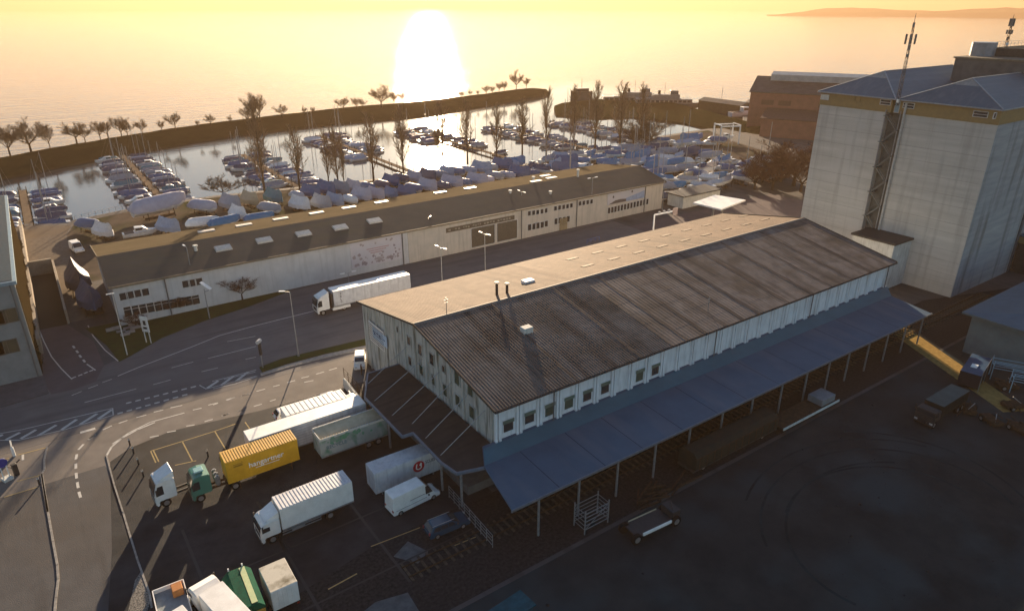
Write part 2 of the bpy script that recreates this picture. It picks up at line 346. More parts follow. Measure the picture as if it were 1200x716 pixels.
# road markings -------------------------------------------------
MK = {'w': MB(), 'y': MB(), 'k': MB()}
def line(pts, wd=.16, k='w', z=.014, h=0):
    ps = [G(*p) for p in pts]
    for a, b in zip(ps, ps[1:]):
        d = (b - a); 
        if d.length < .01: continue
        d.normalize(); n = Vector((-d.y, d.x, 0)) * wd / 2; e = d * wd * .2
        if h: MK[k].add([(q.x, q.y, zz) for zz in (-.05, h) for q in (a-n-e, b-n+e, b+n+e, a+n-e)], [(4,5,6,7),(0,1,5,4),(1,2,6,5),(2,3,7,6),(3,0,4,7)])
        else: MK[k].add([(q.x, q.y, z) for q in (a-n-e, b-n+e, b+n+e, a+n-e)], [(0, 1, 2, 3)])
def zz(pts, ox, oy, s): return [(ox + x / s, oy + y / s) for x, y in pts]
A = lambda *p: zz(p, 0, 340, 3.977)
B = lambda *p: zz(p, 0, 480, 5.965)
C = lambda *p: zz(p, 250, 380, 3.977)
D = lambda *p: zz(p, 0, 520, 3.653)
E_ = lambda *p: zz(p, 150, 480, 4.772)
line(A((180,180),(205,240),(240,310),(285,365),(335,415))); line(A((410,165),(435,215),(490,280),(550,330)))
line(A((550,400),(650,358),(750,320),(900,262),(1023,212),(1193,165)), .2)
line([(300,381.5),(370,364)], .2)
for a in ((340,260,348,270),(356,282,364,292),(370,303,378,313),(388,325,396,335),(335,411,352,404),(366,399,382,393),(393,388,407,382),(418,378,432,373)):
    line(A(a[:2], a[2:]), .3)
line(A((405,345),(445,373)), .2)
for a in ((335,490,380,472),(412,458,455,442),(478,430,520,415),(395,523,635,460),(715,440,795,418),(940,380,1015,362),(800,362,900,335),(1060,240,1190,215),(970,318,1193,262),(1145,322,1193,312)):
    line(A(a[:2], a[2:]), .15)
line(A((-40,675),(100,650),(525,550),(528,582)), .15); line(A((-40,700),(90,698),(300,650),(528,582)), .15)
for a in ((30,695,90,665),(100,690,165,652),(180,676,260,630),(290,648,355,604),(375,624,450,577),(460,598,520,558),(-30,690,10,675)): line(A(a[:2], a[2:]), .45)
line(A((930,443),(960,460),(1193,400)), .15); line(C((0,300),(100,278),(205,243)), .15); line(A((990,425),(1193,372)), .15); line(C((50,256),(195,222)), .15)
for a in ((968,455,1015,424),(1030,443,1088,402),(1103,422,1155,382)): line(A(a[:2], a[2:]), .45)
for i in range(8):
    x = 590 + i*43; y = 527 - i*10.5; line(A((x,y),(x+20,y-5)), .35)
    x = 550 + i*43; y = 575 - i*12; line(A((x,y),(x+20,y-5)), .35)
for a in ((555,620,592,607),(637,593,680,582),(718,568,760,558),(795,548,848,537),(900,558,938,550),(972,535,1015,525),(1058,513,1095,500),(1128,492,1165,482),(480,650,520,632),(415,693,445,672),(870,633,905,628),(955,612,990,602),(1035,585,1070,575),(1110,565,1145,553),(700,685,738,678),(780,662,818,655)):
    line(A(a[:2], a[2:]), .2)
line(A((378,663),(440,645)), .5)
for a in ((60,352,100,340),(132,333,170,322),(202,312,240,302),(280,290,308,283),(345,272,380,262),(0,375,20,368),(412,250,445,243),(480,232,515,222),(540,214,575,204),(425,270,465,262),(115,405,150,395),(190,382,225,372),(45,425,75,415),(265,358,290,350)):
    line(C(a[:2], a[2:]), .2)
for a in ((550,278,582,243),(620,208,665,175),(537,313,531,345),(530,378,531,410),(532,443,536,478),(540,508,547,545),(552,575,563,612)): line(B(a[:2], a[2:]), .28)
line(B((330,265),(310,350),(312,420),(290,455),(300,520),(335,716)), .2, 'k', h=.1)
line(D((180,130),(200,260),(228,420),(246,520),(250,580),(240,660),(235,720)), .2, 'k', h=.1)
line(A((525,716),(600,665),(700,615),(858,572)), .2); line(B((1080,90),(960,140),(850,200),(780,260),(745,320)), .25, 'w')
line(B((745,320),(765,400),(800,530),(860,716)), .16, 'k', h=.1); line(D((527,292),(550,370),(590,500),(640,640),(650,700)), .18, 'k', h=.06)
line(B((130,315),(320,265)), .16, 'y'); line(B((0,355),(60,340)), .16, 'y'); line(B((120,500),(290,455)), .16, 'y'); line(B((30,610),(265,540)), .16, 'y')
line(B((160,315),(160,350)), .25)
line(E_((130,230),(300,178),(470,125),(600,80)), .14, 'y'); line(E_((127,232),(155,295)), .14, 'y'); line(E_((142,228),(172,290)), .14, 'y')
line(E_((485,120),(545,220)), .14, 'y'); line(E_((305,180),(362,290)), .14, 'y'); line(E_((655,70),(680,105)), .14, 'y'); line(E_((265,310),(380,285)), .14, 'y')
line([(435,640),(492,618)], .12, 'y'); line([(385,690),(418,672)], .15, 'y'); line([(530,640),(560,628)], .12, 'y')
struct('road_markings', MK['w'], paint_w); struct('yellow_markings', MK['y'], paint_y); struct('kerbs', MK['k'], kerb_m)
# asphalt joints and tyre marks on the parking lot
js = MB()
def strip(mb, a, b, wd, z):
    a, b = Vector((a[0], a[1], z)), Vector((b[0], b[1], z)); d = (b-a).normalized(); n = Vector((-d.y, d.x, 0))*wd/2
    mb.add([a-n, b-n, b+n, a+n], [(0, 1, 2, 3)])
for x in (4.5, 12.2, 20.4): strip(js, (x, 46), (x-.3, 66), .28, .0105)
for y in (56.8, 48.4): strip(js, (0, y), (29, y+.4), .22, .0115)
struct('asphalt_joints', js, mat('tar_joint', (.012, .012, .013), .5))
tr = MB()
for k, (r, cx, cy) in enumerate([(13, 66, 24), (14.6, 66.3, 24.4), (10.5, 65, 23.5), (16.6, 64.4, 25.3), (11.4, 65.9, 22.8)]):
    for i in range((26, 15, 19, 12, 22)[k]):
        o_ = (-30, 20, -10, -35, 40)[k]; a, b = R(o_ + i*7), R(o_ + (i+1)*7)
        tr.add([(cx+r0*math.cos(t)*1.2, cy+r0*math.sin(t)*.9, .0075+.0006*k) for r0, t in ((r, a), (r, b), (r+.28, b), (r+.28, a))], [(0, 1, 2, 3)])
struct('tyre_tracks', tr, mat('tyre_track', (.012, .018, .021), .9, (.024, .042, .048), .25, .5))
# rails
for k, y in enumerate((47.2,)):
    sp = MB()
    for i in range(136):
        x = 20.6 + i*.9; sp.box(x, y-1.3, 0, x+.26, y+1.3, .1)
    root = T('railway_track', 'railway track with wooden sleepers running under the blue canopy', 'railway track', (20.5, y, 0))
    sp.build('sleeper_row', sleeper, root, world=True)['kind'] = 'stuff'
    for s in (-.72, .72):
        MB().box(20.5, y+s-.035, .1, 143, y+s+.035, .25).build('rail', rust, root, world=True)

# far shore and the haze -----------------------------------------
def ridge(name, pts, m, z0=WATER_Z-1):                  # pts: (x, y, top)
    mb = MB(); n = len(pts); v = []
    rr = random.Random(3)
    for x, y, h in pts:
        d = Vector((x, y, 0)).normalized()
        v += [(x, y, z0), (x + d.x*60, y + d.y*60, z0 + (h-z0)*.55), (x + d.x*260, y + d.y*260, h), (x + d.x*900, y + d.y*900, z0)]
    fs = []
    for i in range(n-1):
        for j in range(3): fs.append((i*4+j, (i+1)*4+j, (i+1)*4+j+1, i*4+j+1))
    mb.add(v, fs); return struct(name, mb, m)
hillm = mat('far_woods', (.05, .05, .035), .95, (.02, .024, .018), .004, .8)
def polar(px, dist):
    d = ray(px, YH); d = Vector((d.x, d.y, 0)).normalized(); return d * dist
pts = []
for i in range(60):
    px = 900 + i*14; t = min(1, max(0, (px-905)/60)); p = polar(px, 4600 - min(900, max(0, px-1000)*1.5)); pts.append((p.x, p.y, 2 + t*(26 + 16*math.sin(i*.23)**2 + random.uniform(-2.5, 2.5))))
ridge('hills', pts, hillm)
pts = []
for i in range(70):
    px = -700 + i*45; p = polar(px, 13200); pts.append((p.x, p.y, 158 + 22*math.sin(i*.4) + random.uniform(-5, 5)))
ridge('far_hills', pts, hillm)
hz = MB().box(-S*1.02, -600, -3.2, S*1.02, S*1.02, 190)
hm = bpy.data.materials.new('haze_air'); hm.use_nodes = True; t = hm.node_tree; t.nodes.clear()
pv = t.nodes.new('ShaderNodeVolumePrincipled'); pv.inputs['Color'].default_value = (.5, .34, .21, 1); pv.inputs['Density'].default_value = HAZE_D
pv.inputs['Anisotropy'].default_value = .38
ou = t.nodes.new('ShaderNodeOutputMaterial'); t.links.new(pv.outputs[0], ou.inputs['Volume'])
tag(hz.build('haze', hm), kind='stuff')

# ------------------------------------------------------------ buildings
def window(root, P0, wd, ht, ax, out, gl=glass, fr=frame_w, mull=1, depth=.1, hdiv=False):
    """P0 = lower centre on the wall; ax = unit vector along the wall; out = outward normal. Frame with its pane as a sub-part"""
    ax = Vector(ax); out = Vector(out); up = Vector((0, 0, 1)); P0 = Vector(P0)
    f = MB()
    def bar(u0, u1, z0, z1, d0, d1, mbb):
        c = [P0 + ax*u + up*z + out*d for d in (d0, d1) for u, z in ((u0, z0), (u1, z0), (u1, z1), (u0, z1))]
        mbb.add(c, [(0,1,2,3),(7,6,5,4),(0,4,5,1),(1,5,6,2),(2,6,7,3),(3,7,4,0)])
    t = .09; W = wd/2
    bar(-W-t, W+t, -t, 0, -.01, depth, f); bar(-W-t, W+t, ht, ht+t, -.01, depth, f)
    bar(-W-t, -W, 0, ht, -.01, depth, f); bar(W, W+t, 0, ht, -.01, depth, f)
    for k in range(1, mull+1) if mull else ():
        u = -W + wd*k/(mull+1); bar(u-.03, u+.03, 0, ht, 0, depth*.7, f)
    if hdiv: bar(-W, W, ht*.68, ht*.68+.07, 0, depth*.7, f)
    fo = f.build('window', fr, root, world=True)
    p = MB(); bar(-W+.002, W-.002, .002, ht-.002, .004, .03, p)
    off = Vector(root.location); 
    for i, v in enumerate(p.v): p.v[i] = tuple(Vector(v) - off)
    po = p.build('pane', gl, fo)
    return fo
XP, YP, ZP = (1,0,0), (0,1,0), (0,0,1)
# --- goods shed in front ------------------------------------------------
X0, X1, Y0, Y1, ZE, ZR = 35.3, 115.6, 53.6, 89.0, 10.2, 13.4
YM = (Y0+Y1)/2
sh = T('goods_shed', 'long white goods shed in the middle with corrugated gable roof and blue front canopy', 'warehouse', (X0, Y0, 0))
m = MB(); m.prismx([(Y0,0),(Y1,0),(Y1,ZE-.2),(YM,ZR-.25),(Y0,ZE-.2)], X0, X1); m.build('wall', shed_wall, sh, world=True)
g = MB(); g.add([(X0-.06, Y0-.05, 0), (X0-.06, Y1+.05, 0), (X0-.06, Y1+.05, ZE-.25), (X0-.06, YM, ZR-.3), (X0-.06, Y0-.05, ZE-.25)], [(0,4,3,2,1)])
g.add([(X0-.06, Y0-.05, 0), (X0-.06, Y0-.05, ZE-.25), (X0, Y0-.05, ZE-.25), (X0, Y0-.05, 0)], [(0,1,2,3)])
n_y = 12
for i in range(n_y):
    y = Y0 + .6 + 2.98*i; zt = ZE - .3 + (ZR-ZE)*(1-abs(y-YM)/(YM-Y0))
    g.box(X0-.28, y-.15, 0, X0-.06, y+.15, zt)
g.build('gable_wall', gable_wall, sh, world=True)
PIT = 2.86
pl = MB(); k = 0
while X0+.2+k*PIT < X1:
    x = X0+.2+k*PIT
    for dx in (-.3, .16): pl.box(x+dx-.1, Y0-.26, 4.9, x+dx+.16, Y0, ZE-.25)
    pl.box(x-.42, Y0-.36, 4.9, x-.12, Y0, 5.95); pl.box(x+.04, Y0-.36, 4.9, x+.36, Y0, 5.95); k += 1
pl.build('pilaster_row', shed_wall, sh, world=True)['kind'] = 'stuff'
# corrugated roof, really corrugated
def corr(name, x0, x1, ya, za, yb, zb, wl, am, mt, rows=7, th=.12):
    mb = MB(); n = int((x1-x0)/wl*4); v = []
    for r in range(rows):
        t0, t1 = r/rows, (r+1)/rows + .004
        a0, b0 = ya+(yb-ya)*t0, za+(zb-za)*t0 + .006; a1, b1 = ya+(yb-ya)*t1, za+(zb-za)*t1 + .0
        base = len(mb.v)
        for i in range(n+1):
            x = x0+(x1-x0)*i/n; h = am*math.sin(2*math.pi*i/4+.8)
            mb.v += [(x, a0, b0+h), (x, a1, b1+h)]
        mb.f += [(base+2*i, base+2*i+2, base+2*i+3, base+2*i+1) for i in range(n)]; mb.m += [0]*n
    mb.box(x0, min(ya, yb), min(za, zb)-.0, x0+.06, max(ya, yb), min(za, zb)+.001) if 0 else None
    return mb
ov = .75
slope = (ZR-ZE)/(YM-Y0)
r1 = corr('roof', X0-.55, 62.2, Y0-ov, ZE-ov*slope, YM, ZR, .4, .07, roof_near).build('roof', roof_near, sh, world=True)
corr('roof', 62.2, X1+1.4, Y0-ov, ZE-ov*slope, YM, ZR, .6, .008, roof_near).build('roof', roof_near, sh, world=True)
corr('roof', X0-.55, 62.2, Y1+ov, ZE-ov*slope, YM, ZR, .33, .02, roof_lit).build('roof', roof_lit, sh, world=True)
corr('roof', 62.2, X1+1.4, Y1+ov, ZE-ov*slope, YM, ZR, .6, .01, roof_lit2).build('roof', roof_lit2, sh, world=True)
tr_ = MB()                                              # eave and verge trim, ridge cap, roof underside
tr_.beam((X0-.6, Y0-ov-.05, ZE-ov*slope-.12), (X1+1.45, Y0-ov-.05, ZE-ov*slope-.12), .22, .14)
for s, ye in ((1, Y0-ov), (-1, Y1+ov)):
    tr_.beam((X0-.6, ye, ZE-ov*slope-.02), (X0-.6, YM, ZR-.02), .1, .3); tr_.beam((X1+1.43, ye, ZE-ov*slope), (X1+1.43, YM, ZR), .1, .3)
tr_.prismx([(Y0-ov+.05, ZE-ov*slope-.14), (YM, ZR-.17), (Y1+ov-.05, ZE-ov*slope-.14), (YM, ZR-.24)], X0-.5, X1+1.35)
tr_.build('roof_trim', mat('roof_trim_grey', (.06, .06, .06), .7), sh, world=True)
rc = MB(); rc.prismx([(YM-.45, ZR-.02), (YM, ZR+.13), (YM+.45, ZR-.02)], X0-.62, X1+1.46); rc.build('ridge_cap', mat('ridge_cap', (.2, .18, .16), .7, ns=.6), sh, world=True)
# darker bands where older sheets run up the slope
JM = mat('roof_joint', (.05, .042, .042), .75, (.095, .078, .072), .8, .9)
for k, xx in enumerate((46.2, 56.5, 64.8, 68.6, 76.2, 79.5, 86.6, 92.5, 97.5, 103, 109)):
    wv = (.2, .22, .34, .2, .3, .5, .22, .4, .26, .3, .24)[k]; h_ = .085 if xx < 62 else .024
    bd = MB(); N_ = 12
    for a in range(N_):
        t0, t1 = a/N_, (a+1)/N_; j0, j1 = .05*math.sin(a*2.3+k), .05*math.sin((a+1)*2.3+k)
        y0_, y1_ = Y0-ov+(YM-Y0+ov)*t0, Y0-ov+(YM-Y0+ov)*t1; z0_ = ZE-ov*slope+(ZR-ZE+ov*slope)*t0+.03+h_; z1_ = ZE-ov*slope+(ZR-ZE+ov*slope)*t1+.03+h_
        bd.add([(xx+j0, y0_, z0_), (xx+wv+j0*2, y0_, z0_), (xx+wv+j1*2, y1_, z1_), (xx+j1, y1_, z1_)], [(0,1,2,3)])
    bd.build('roof_joint', JM, sh, world=True, bevel=1e-5) if 0 else bd.build('roof_joint', JM, sh, world=True)
def on_near(x, y, dz=.1): return (x, y, ZE + (y-Y0)*slope + dz)
def on_far(x, y, dz=.08): return (x, y, ZE + (Y1-y)*slope + dz)
# skylights on the sunny slope
for row, yy in enumerate((77.2, 83.6)):
    for k in range(9):
        xx = 67.5 + k*5.6 + (2.2 if row else 0)
        sk = MB(); a = [on_far(xx, yy-.4, -.02), on_far(xx+2.2, yy-.4, -.02), on_far(xx+2.2, yy+.4, -.02), on_far(xx, yy+.4, -.02)]
        sk.add(a + [(p[0], p[1], p[2]+.09) for p in a], [(4,5,6,7),(0,1,5,4),(1,2,6,5),(2,3,7,6),(3,0,4,7)])
        sk.build('skylight', skylight_m, sh, world=True)
# roof hatch, vents, chimney pipes
p = G(612, 319, 13); hx, hy = 56.4, 76.5
q = on_far(hx, hy); b_ = MB().box(hx-.9, hy-.6, q[2]-.2, hx+.9, hy+.6, q[2]+.35); b_.build('roof_hatch', white, sh, bevel=.05, world=True)
q = on_near(46.9, 63.8); MB().box(q[0]-.7, q[1]-.55, q[2]-.3, q[0]+.7, q[1]+.55, q[2]+.55).build('roof_hatch', white_old, sh, bevel=.06, world=True)
for (vx, vy, hh) in ((49.5, 74.5, 1.6), (50.9, 74.0, 1.2)):
    q = on_far(vx, vy); c = MB(); c.tube((vx, vy, q[2]-.2), (vx, vy, q[2]+hh), .2, n=10); c.tube((vx, vy, q[2]+hh+.1), (vx, vy, q[2]+hh+.25), .36, n=10)
    c.tube((vx, vy, q[2]+hh), (vx, vy, q[2]+hh+.1), .05); c.build('vent_pipe', dark, sh, world=True)
for (vx, vy) in ((40.5, 73), (73.4, 56.8)):
    q = on_near(vx, vy) if vy < YM else on_far(vx, vy); c = MB(); c.tube((vx, vy, q[2]-.2), (vx, vy, q[2]+1.9), .05); c.beam((vx-.3, vy, q[2]+1.6), (vx+.3, vy, q[2]+1.6), .04, .04)
    c.beam((vx-.2, vy, q[2]+1.2), (vx+.2, vy, q[2]+1.2), .04, .04); c.build('roof_aerial', steel, sh, world=True)
# windows of the long front
F6 = lambda x, y: (400 + x/3.58, 340 + y/3.58)
F3 = lambda x, y: (650 + x/2.667, 240 + y/2.667)
for (a, b, gr, ww, hh) in [(*F6(700,566), 0,1.1,1.35), (*F6(789,532), 0,1.1,1.35), (*F6(873,500), 1,1.15,1.45), (*F6(954,470), 1,1.1,1.45), (*F6(1031,440), 0,1.1,1.35),
                   (*F3(157,571), 0,1.15,1.4), (*F3(265,532), 1,1.15,1.5), (*F3(314,514), 0,1.1,1.4)]:
    q = PY(a, b, Y0-.04); ww = 1.35; hh = hh*1.15; o = window(sh, (q.x, Y0, q.z-hh/2), ww, hh, XP, (0,-1,0), green_glass if gr else glass, mull=0, depth=.12, fr=shed_wall)
    if hh > 1: MB().box(q.x-.75, Y0-.2, q.z+hh/2-.42, q.x+.75, Y0-.05, q.z+hh/2+.02).build('shutter_box', mat('green_shutter', (.1, .16, .13), .6, (.07, .11, .09), 1), sh, world=True)
for (a, b, ww, hh) in [(332,250,.9,1.5),(381,290,.95,1.6),(487,370,1.0,1.7),(543,416,1.0,1.7),(285,212,.8,1.2),(430,330,.6,.9),(338,335,.85,1.4),(388,378,.7,1.3),(437,420,.9,1.6),(490,462,.95,1.5),(549,512,.95,1.6),(264,192,.5,1.0),(290,297,.8,1.3),(237,165,.5,.8)]:
    q = PX(*F6(a, b), X0-.07); window(sh, (X0-.07, q.y, q.z-hh/2), ww*1.15, hh, (0,-1,0), (-1,0,0), green_glass if b > 330 or a > 480 else glass, mull=0, fr=gable_wall, depth=.12)
# gable sign, roller door, downpipes
q = PX(447, 394, X0-.07); yc = q.y
sg = MB(); sg.box(X0-.42, yc-2.4, q.z-.85, X0-.32, yc+2.2, q.z+.85); so_ = sg.build('gable_sign', mat('pale_blue_sign', (.42, .55, .68), .5, (.35, .47, .62), .6), sh, world=True)
st = MB()
for a in ((1.8, .3, 1.2, -.3), (1.2, .3, 1.8, -.3), (.9, .25, .2, .25), (.9, -.2, .2, -.2), (-.1, .3, -.1, -.3), (-.1, .3, -.8, .0), (-.8, 0, -.1, -.3), (-1.2, .1, -2, .1)):
    st.beam((X0-.44, yc+a[0], q.z+a[1]), (X0-.44, yc+a[2], q.z+a[3]), .1, .04)
st.build('sign_lettering', mat('navy_lettering', (.04, .08, .18), .6), sh, world=True)
q = PX(446, 422, X0-.07); dr = MB()
ds = MB(); ds.box(X0-.4, q.y-2.5, 5.2, X0-.32, q.y+2.5, 8.3); dd = ds.build('roller_door', white, sh, world=True)
rb = MB()
for k in range(9): rb.box(X0-.44, q.y-2.4, 5.45+k*.31, X0-.4, q.y+2.4, 5.52+k*.31)
rb.build('door_ribs', black_m, sh, world=True)
for xx in (39.9+3.2, 71.2, 93.5, X1-.3):
    d = MB(); d.tube((xx, Y0-.42, 4.9), (xx, Y0-.42, ZE-.5), .09); d.tube((xx, Y0-.42, ZE-.5), (xx, Y0-.7, ZE-.25), .09); d.build('downpipe', pipe_m, sh, world=True)
# loading dock under the canopies
dk = MB(); dk.box(X0, 51.2, 0, X1, Y0, 1.1); dk.box(31.5, Y0, 0, X0, 77, 1.1); dk.build('loading_dock', mat('dock_concrete', (.16, .15, .14), .9, ns=1), sh, world=True)
# blue canopy along the front, with its posts
cn = T('blue_canopy', 'long blue sheet canopy running along the front of the white shed on thin posts', 'canopy', (X0, 43.9, 0))
YC, XC0, XC1 = 43.9, 30.7, 112.6
cm = MB(); Z1_, Z2_, Z3_ = 5.0, 5.35, 5.75
v = [(XC0, YC, Z1_), (XC1, YC, Z1_), (XC1+1.0, 50.9, Z2_), (32.0, 50.9, Z2_), (33.5, Y0-.02, Z3_), (X1+.6, Y0-.02, Z3_)]
cm.add(v + [(a, b, c-.16) for a, b, c in v], [(0,1,2,3), (3,2,5,4), (9,8,7,6), (10,11,8,9), (0,3,9,6), (3,4,10,9), (1,7,8,2), (2,8,11,5), (0,6,7,1), (4,5,11,10)])
cm.build('canopy_roof', canopy_blue, cn, world=True)
lbm = MB(); lbm.add([(32.1, 50.95, Z2_+.03), (XC1+1.0, 50.95, Z2_+.03), (X1+.6, Y0-.45, Z3_+.0), (33.4, Y0-.45, Z3_+.0)], [(0,1,2,3)]); lbm.build('sky_sheen_band', mat('sky_sheen_teal', (.05, .15, .2), .45, (.035, .115, .16), .4, .7), cn, world=True)  # lighter teal paints the sky's reflection onto the canopy strip by the wall
cj = mat('canopy_joint', (.03, .055, .085), .7)
for k in range(13):
    xx = 36.6+k*6.05+.3*math.sin(k*2.2); j = MB(); j.add([(xx, YC+.05, Z1_+.025), (xx+.09, YC+.05, Z1_+.025), (xx+.09, 50.85, Z2_+.025), (xx, 50.85, Z2_+.025)], [(0,1,2,3)]); j.build('sheet_joint', cj, cn, world=True)
g_ = MB(); g_.tube((XC0, YC-.2, Z1_-.02), (XC1, YC-.2, Z1_-.02), .09, n=6); g_.build('gutter', pipe_m, cn, world=True)
e = MB(); e.box(XC0-.1, YC-.1, Z1_-.25, XC1+.1, YC-.005, Z1_+.06); e.build('fascia', fascia, cn, world=True)
for i, xx in enumerate([34.1, 39.4, 44.9, 50.7, 56.4, 62.2, 68, 74.1, 79.6, 84.9, 89.8, 95, 100.2, 105.4, 110.6]):
    c = MB(); c.box(xx-.09, YC+.05, 0, xx+.09, YC+.23, Z1_-.2); c.beam((xx, YC+.25, Z1_-.32), (xx, 50.9, Z2_-.36), .12, .2); c.build('post', steel, cn, world=True)
# brown canopy at the gable with tie rods
gc = T('brown_canopy', 'dark brown canopy with tie rods at the gable end of the white shed', 'canopy', (31, 65, 0))
poly = [(30.4, 77.0), (X0-.32, 76.9), (X0-.32, 52.6), (32.2, 50.95), (29.2, 51.9), (28.8, 54.5), (28.9, 61.2), (27.6, 61.3), (27.6, 71.7)]
cz = lambda x: 5.0 + (x-28)*.02
c = MB(); n = len(poly); c.add([(a, b, cz(a)+.09) for a, b in poly] + [(a, b, cz(a)-.12) for a, b in poly], [tuple(range(n-1, -1, -1)), tuple(range(n, 2*n))] + [(i, (i+1) % n, (i+1) % n+n, i+n) for i in range(n)])
c.build('canopy_roof', canopy_dark, gc, world=True)
e = MB()
for i in range(n):
    if i in (1,): continue
    a, b = poly[i], poly[(i+1) % n]; e.beam((a[0], a[1], cz(a[0])-.02), (b[0], b[1], cz(b[0])-.02), .2, .34)
e.build('fascia', fascia, gc, world=True)
for k, (y_, xo, zt) in enumerate([(74.6, 29.3, 8.8), (70.2, 28.2, 8.8), (65.9, 28.5, 8.9), (62.9, 29.6, 8.9), (59.4, 29.5, 8.8), (55.6, 29.3, 8.7)]):
    MB().tube((xo, y_, 5.05), (X0-.1, y_, zt), .045).build('tie_rod', steel, gc, world=True)
for (xx, yy) in ((29.4, 75.5), (28.4, 66.8), (29.6, 56), (30, 52.4)): MB().box(xx-.1, yy-.1, 0, xx+.1, yy+.1, 5).build('post', steel, gc, world=True)
# railing and steps beside the dock
rl = T('dock_railing', 'steel mesh railing beside the loading dock below the brown canopy', 'railing', (31, 50.5, 0))
r = MB(); a, b = Vector((29.6, 54.5, 0)), Vector((29.3, 45.3, 0))
for k in range(9):
    p_ = a.lerp(b, k/8); r.tube(p_, p_+Vector((0,0,1.6)), .04)
for z in (.3, .8, 1.2, 1.6): r.beam(a+Vector((0,0,z)), b+Vector((0,0,z)), .05, .05)
r.build('rail_frame', steel, rl, world=True)
# --- long warehouse by the harbour ------------------------------------------
wx0, wx1, wy0, wye, wyr, wze, wzr, wzf = 6.3, 136.8, 125.3, 150.5, 135.3, 7.3, 9.75, 7.6
wh = T('harbour_warehouse', 'very long low warehouse with dark flat gable roof between the road and the harbour', 'warehouse', (wx0, wy0, 0))
m = MB(); secs = [(wx0, 43.4), (43.4, 61.0), (61.0, wx1)]
m.prismx([(wy0,0),(wye-.6,0),(wye-.6,wzf-.3),(wyr,wzr-.3),(wy0,wze-.15)], wx0, 61.0); m.build('wall', wall_a, wh, world=True)
m = MB(); m.prismx([(wy0-.1,0),(wye-.6,0),(wye-.6,wzf-.3),(wyr,wzr-.3),(wy0-.1,wze-.15)], 61.0, wx1); m.build('wall', wall_b, wh, world=True)
def roofslab(x0, x1, pts, th, name, mt):
    mb = MB(); mb.prismx(pts + [(y, z-th) for y, z in reversed(pts)], x0, x1); return mb.build(name, mt, wh, world=True)
roofslab(wx0-.5, wx1+.6, [(wy0-.5, wze), (wyr, wzr)], .22, 'roof', roof_b)
roofslab(wx0-.5, wx1+.6, [(wyr, wzr), (wye, wzf)], .22, 'roof', mat('bitumen_roof_far', (.13, .105, .07), .85, (.09, .075, .05), .3, .8, .3, 5))
e = MB(); e.box(wx0-.55, wy0-.62, wze-.3, wx1+.65, wy0-.5, wze+.05); e.beam((wx0-.58, wy0-.5, wze-.05), (wx0-.58, wyr, wzr-.05), .1, .34); e.beam((wx0-.58, wye, wzf-.05), (wx0-.58, wyr, wzr-.05), .1, .34)
e.beam((wx1+.68, wy0-.5, wze-.05), (wx1+.68, wyr, wzr-.05), .1, .34); e.build('roof_trim', mat('trim_tan', (.2, .17, .13), .7), wh, world=True)
def rz_near(y): return wze + (y-wy0+.5)*(wzr-wze)/(wyr-wy0+.5)
def rz_far(y): return wzr + (y-wyr)*(wzf-wzr)/(wye-wyr)
for (a, b) in [(262,293),(310,284),(356,276),(399,268.5),(439,261)]:
    q = G(a, b, 8.4); zc = rz_near(q.y); k = MB()
    k.add([(q.x-1.5, q.y-.9, rz_near(q.y-.9)-.05), (q.x+1.5, q.y-.9, rz_near(q.y-.9)-.05), (q.x+1.5, q.y+.9, rz_near(q.y+.9)-.05), (q.x-1.5, q.y+.9, rz_near(q.y+.9)-.05)] +
          [(q.x-1.4, q.y-.8, rz_near(q.y-.8)+.3), (q.x+1.4, q.y-.8, rz_near(q.y-.8)+.3), (q.x+1.4, q.y+.8, rz_near(q.y+.8)+.3), (q.x-1.4, q.y+.8, rz_near(q.y+.8)+.3)], [(4,5,6,7),(0,1,5,4),(1,2,6,5),(2,3,7,6),(3,0,4,7)])
    k.build('skylight', mat('skylight_pale', (.62, .56, .48), .5), wh, world=True)
for (a, b) in [(286,265),(329,257.5),(371,250.5),(409,244),(447,237.5),(516,226),(551,221.5),(639,207),(646,213),(628,218),(242,272)]:
    q = G(a, b, 8.5); k = MB(); y_ = max(wyr+.9, min(q.y, wye-1)); k.box(q.x-1.6, y_-.6, rz_far(y_)-.1, q.x+1.6, y_+.6, rz_far(y_)+.28)
    k.build('skylight', mat('skylight_pale', (.62, .56, .48), .5), wh, world=True)
for (a, b, hh) in [(230,295.5,.8),(677,212,1.7),(645,226,.5),(625,218,.6),(598,229,.5)]:
    q = G(a, b, 8.6); k = MB(); zc = rz_near(q.y); k.tube((q.x, q.y, zc-.1), (q.x, q.y, zc+hh), .28, n=8); k.tube((q.x, q.y, zc+hh), (q.x, q.y, zc+hh+.25), .45, n=8); k.build('roof_vent', white_old, wh, world=True)
def ww(px, py, wd, ht, **k):
    q = PY(px, py, wy0-.12); return window(wh, (q.x, wy0 - (.1 if q.x > 61 else 0), q.z-ht/2), wd, ht, XP, (0,-1,0), **k)
Z5 = lambda x, y: (x/3.977, 200 + y/3.977)
for x, y in ((576,587),(608,580),(643,573),(677,567),(867,529),(897,524),(928,518)): ww(*Z5(x, y), 1.15, 1.25, mull=0)
for i in range(10): ww(*Z5(597+i*35.2, 657-i*6.1), 1.15, 1.7, mull=0, hdiv=True)
Z1 = lambda x, y: (500 + x/3.977, 170 + y/3.977)
for x, y in ((478,319),(498,316),(517,313),(537,310),(556,306),(600,296),(619,292),(638,289),(656,286),(674,282),(714,273),(732,270),(750,267),(768,264)): ww(*Z1(x, y), .85, 1.05, mull=0)
for x, y in ((479,384),(499,380),(518,376),(538,372),(557,367),(602,356),(621,352),(640,349),(659,345)): ww(*Z1(x, y), .95, 1.45, mull=0)
for i in range(13): ww(700+(205+i*56)/15., 210+(555-i*13.2)/15., .8, 1.5, mull=0)
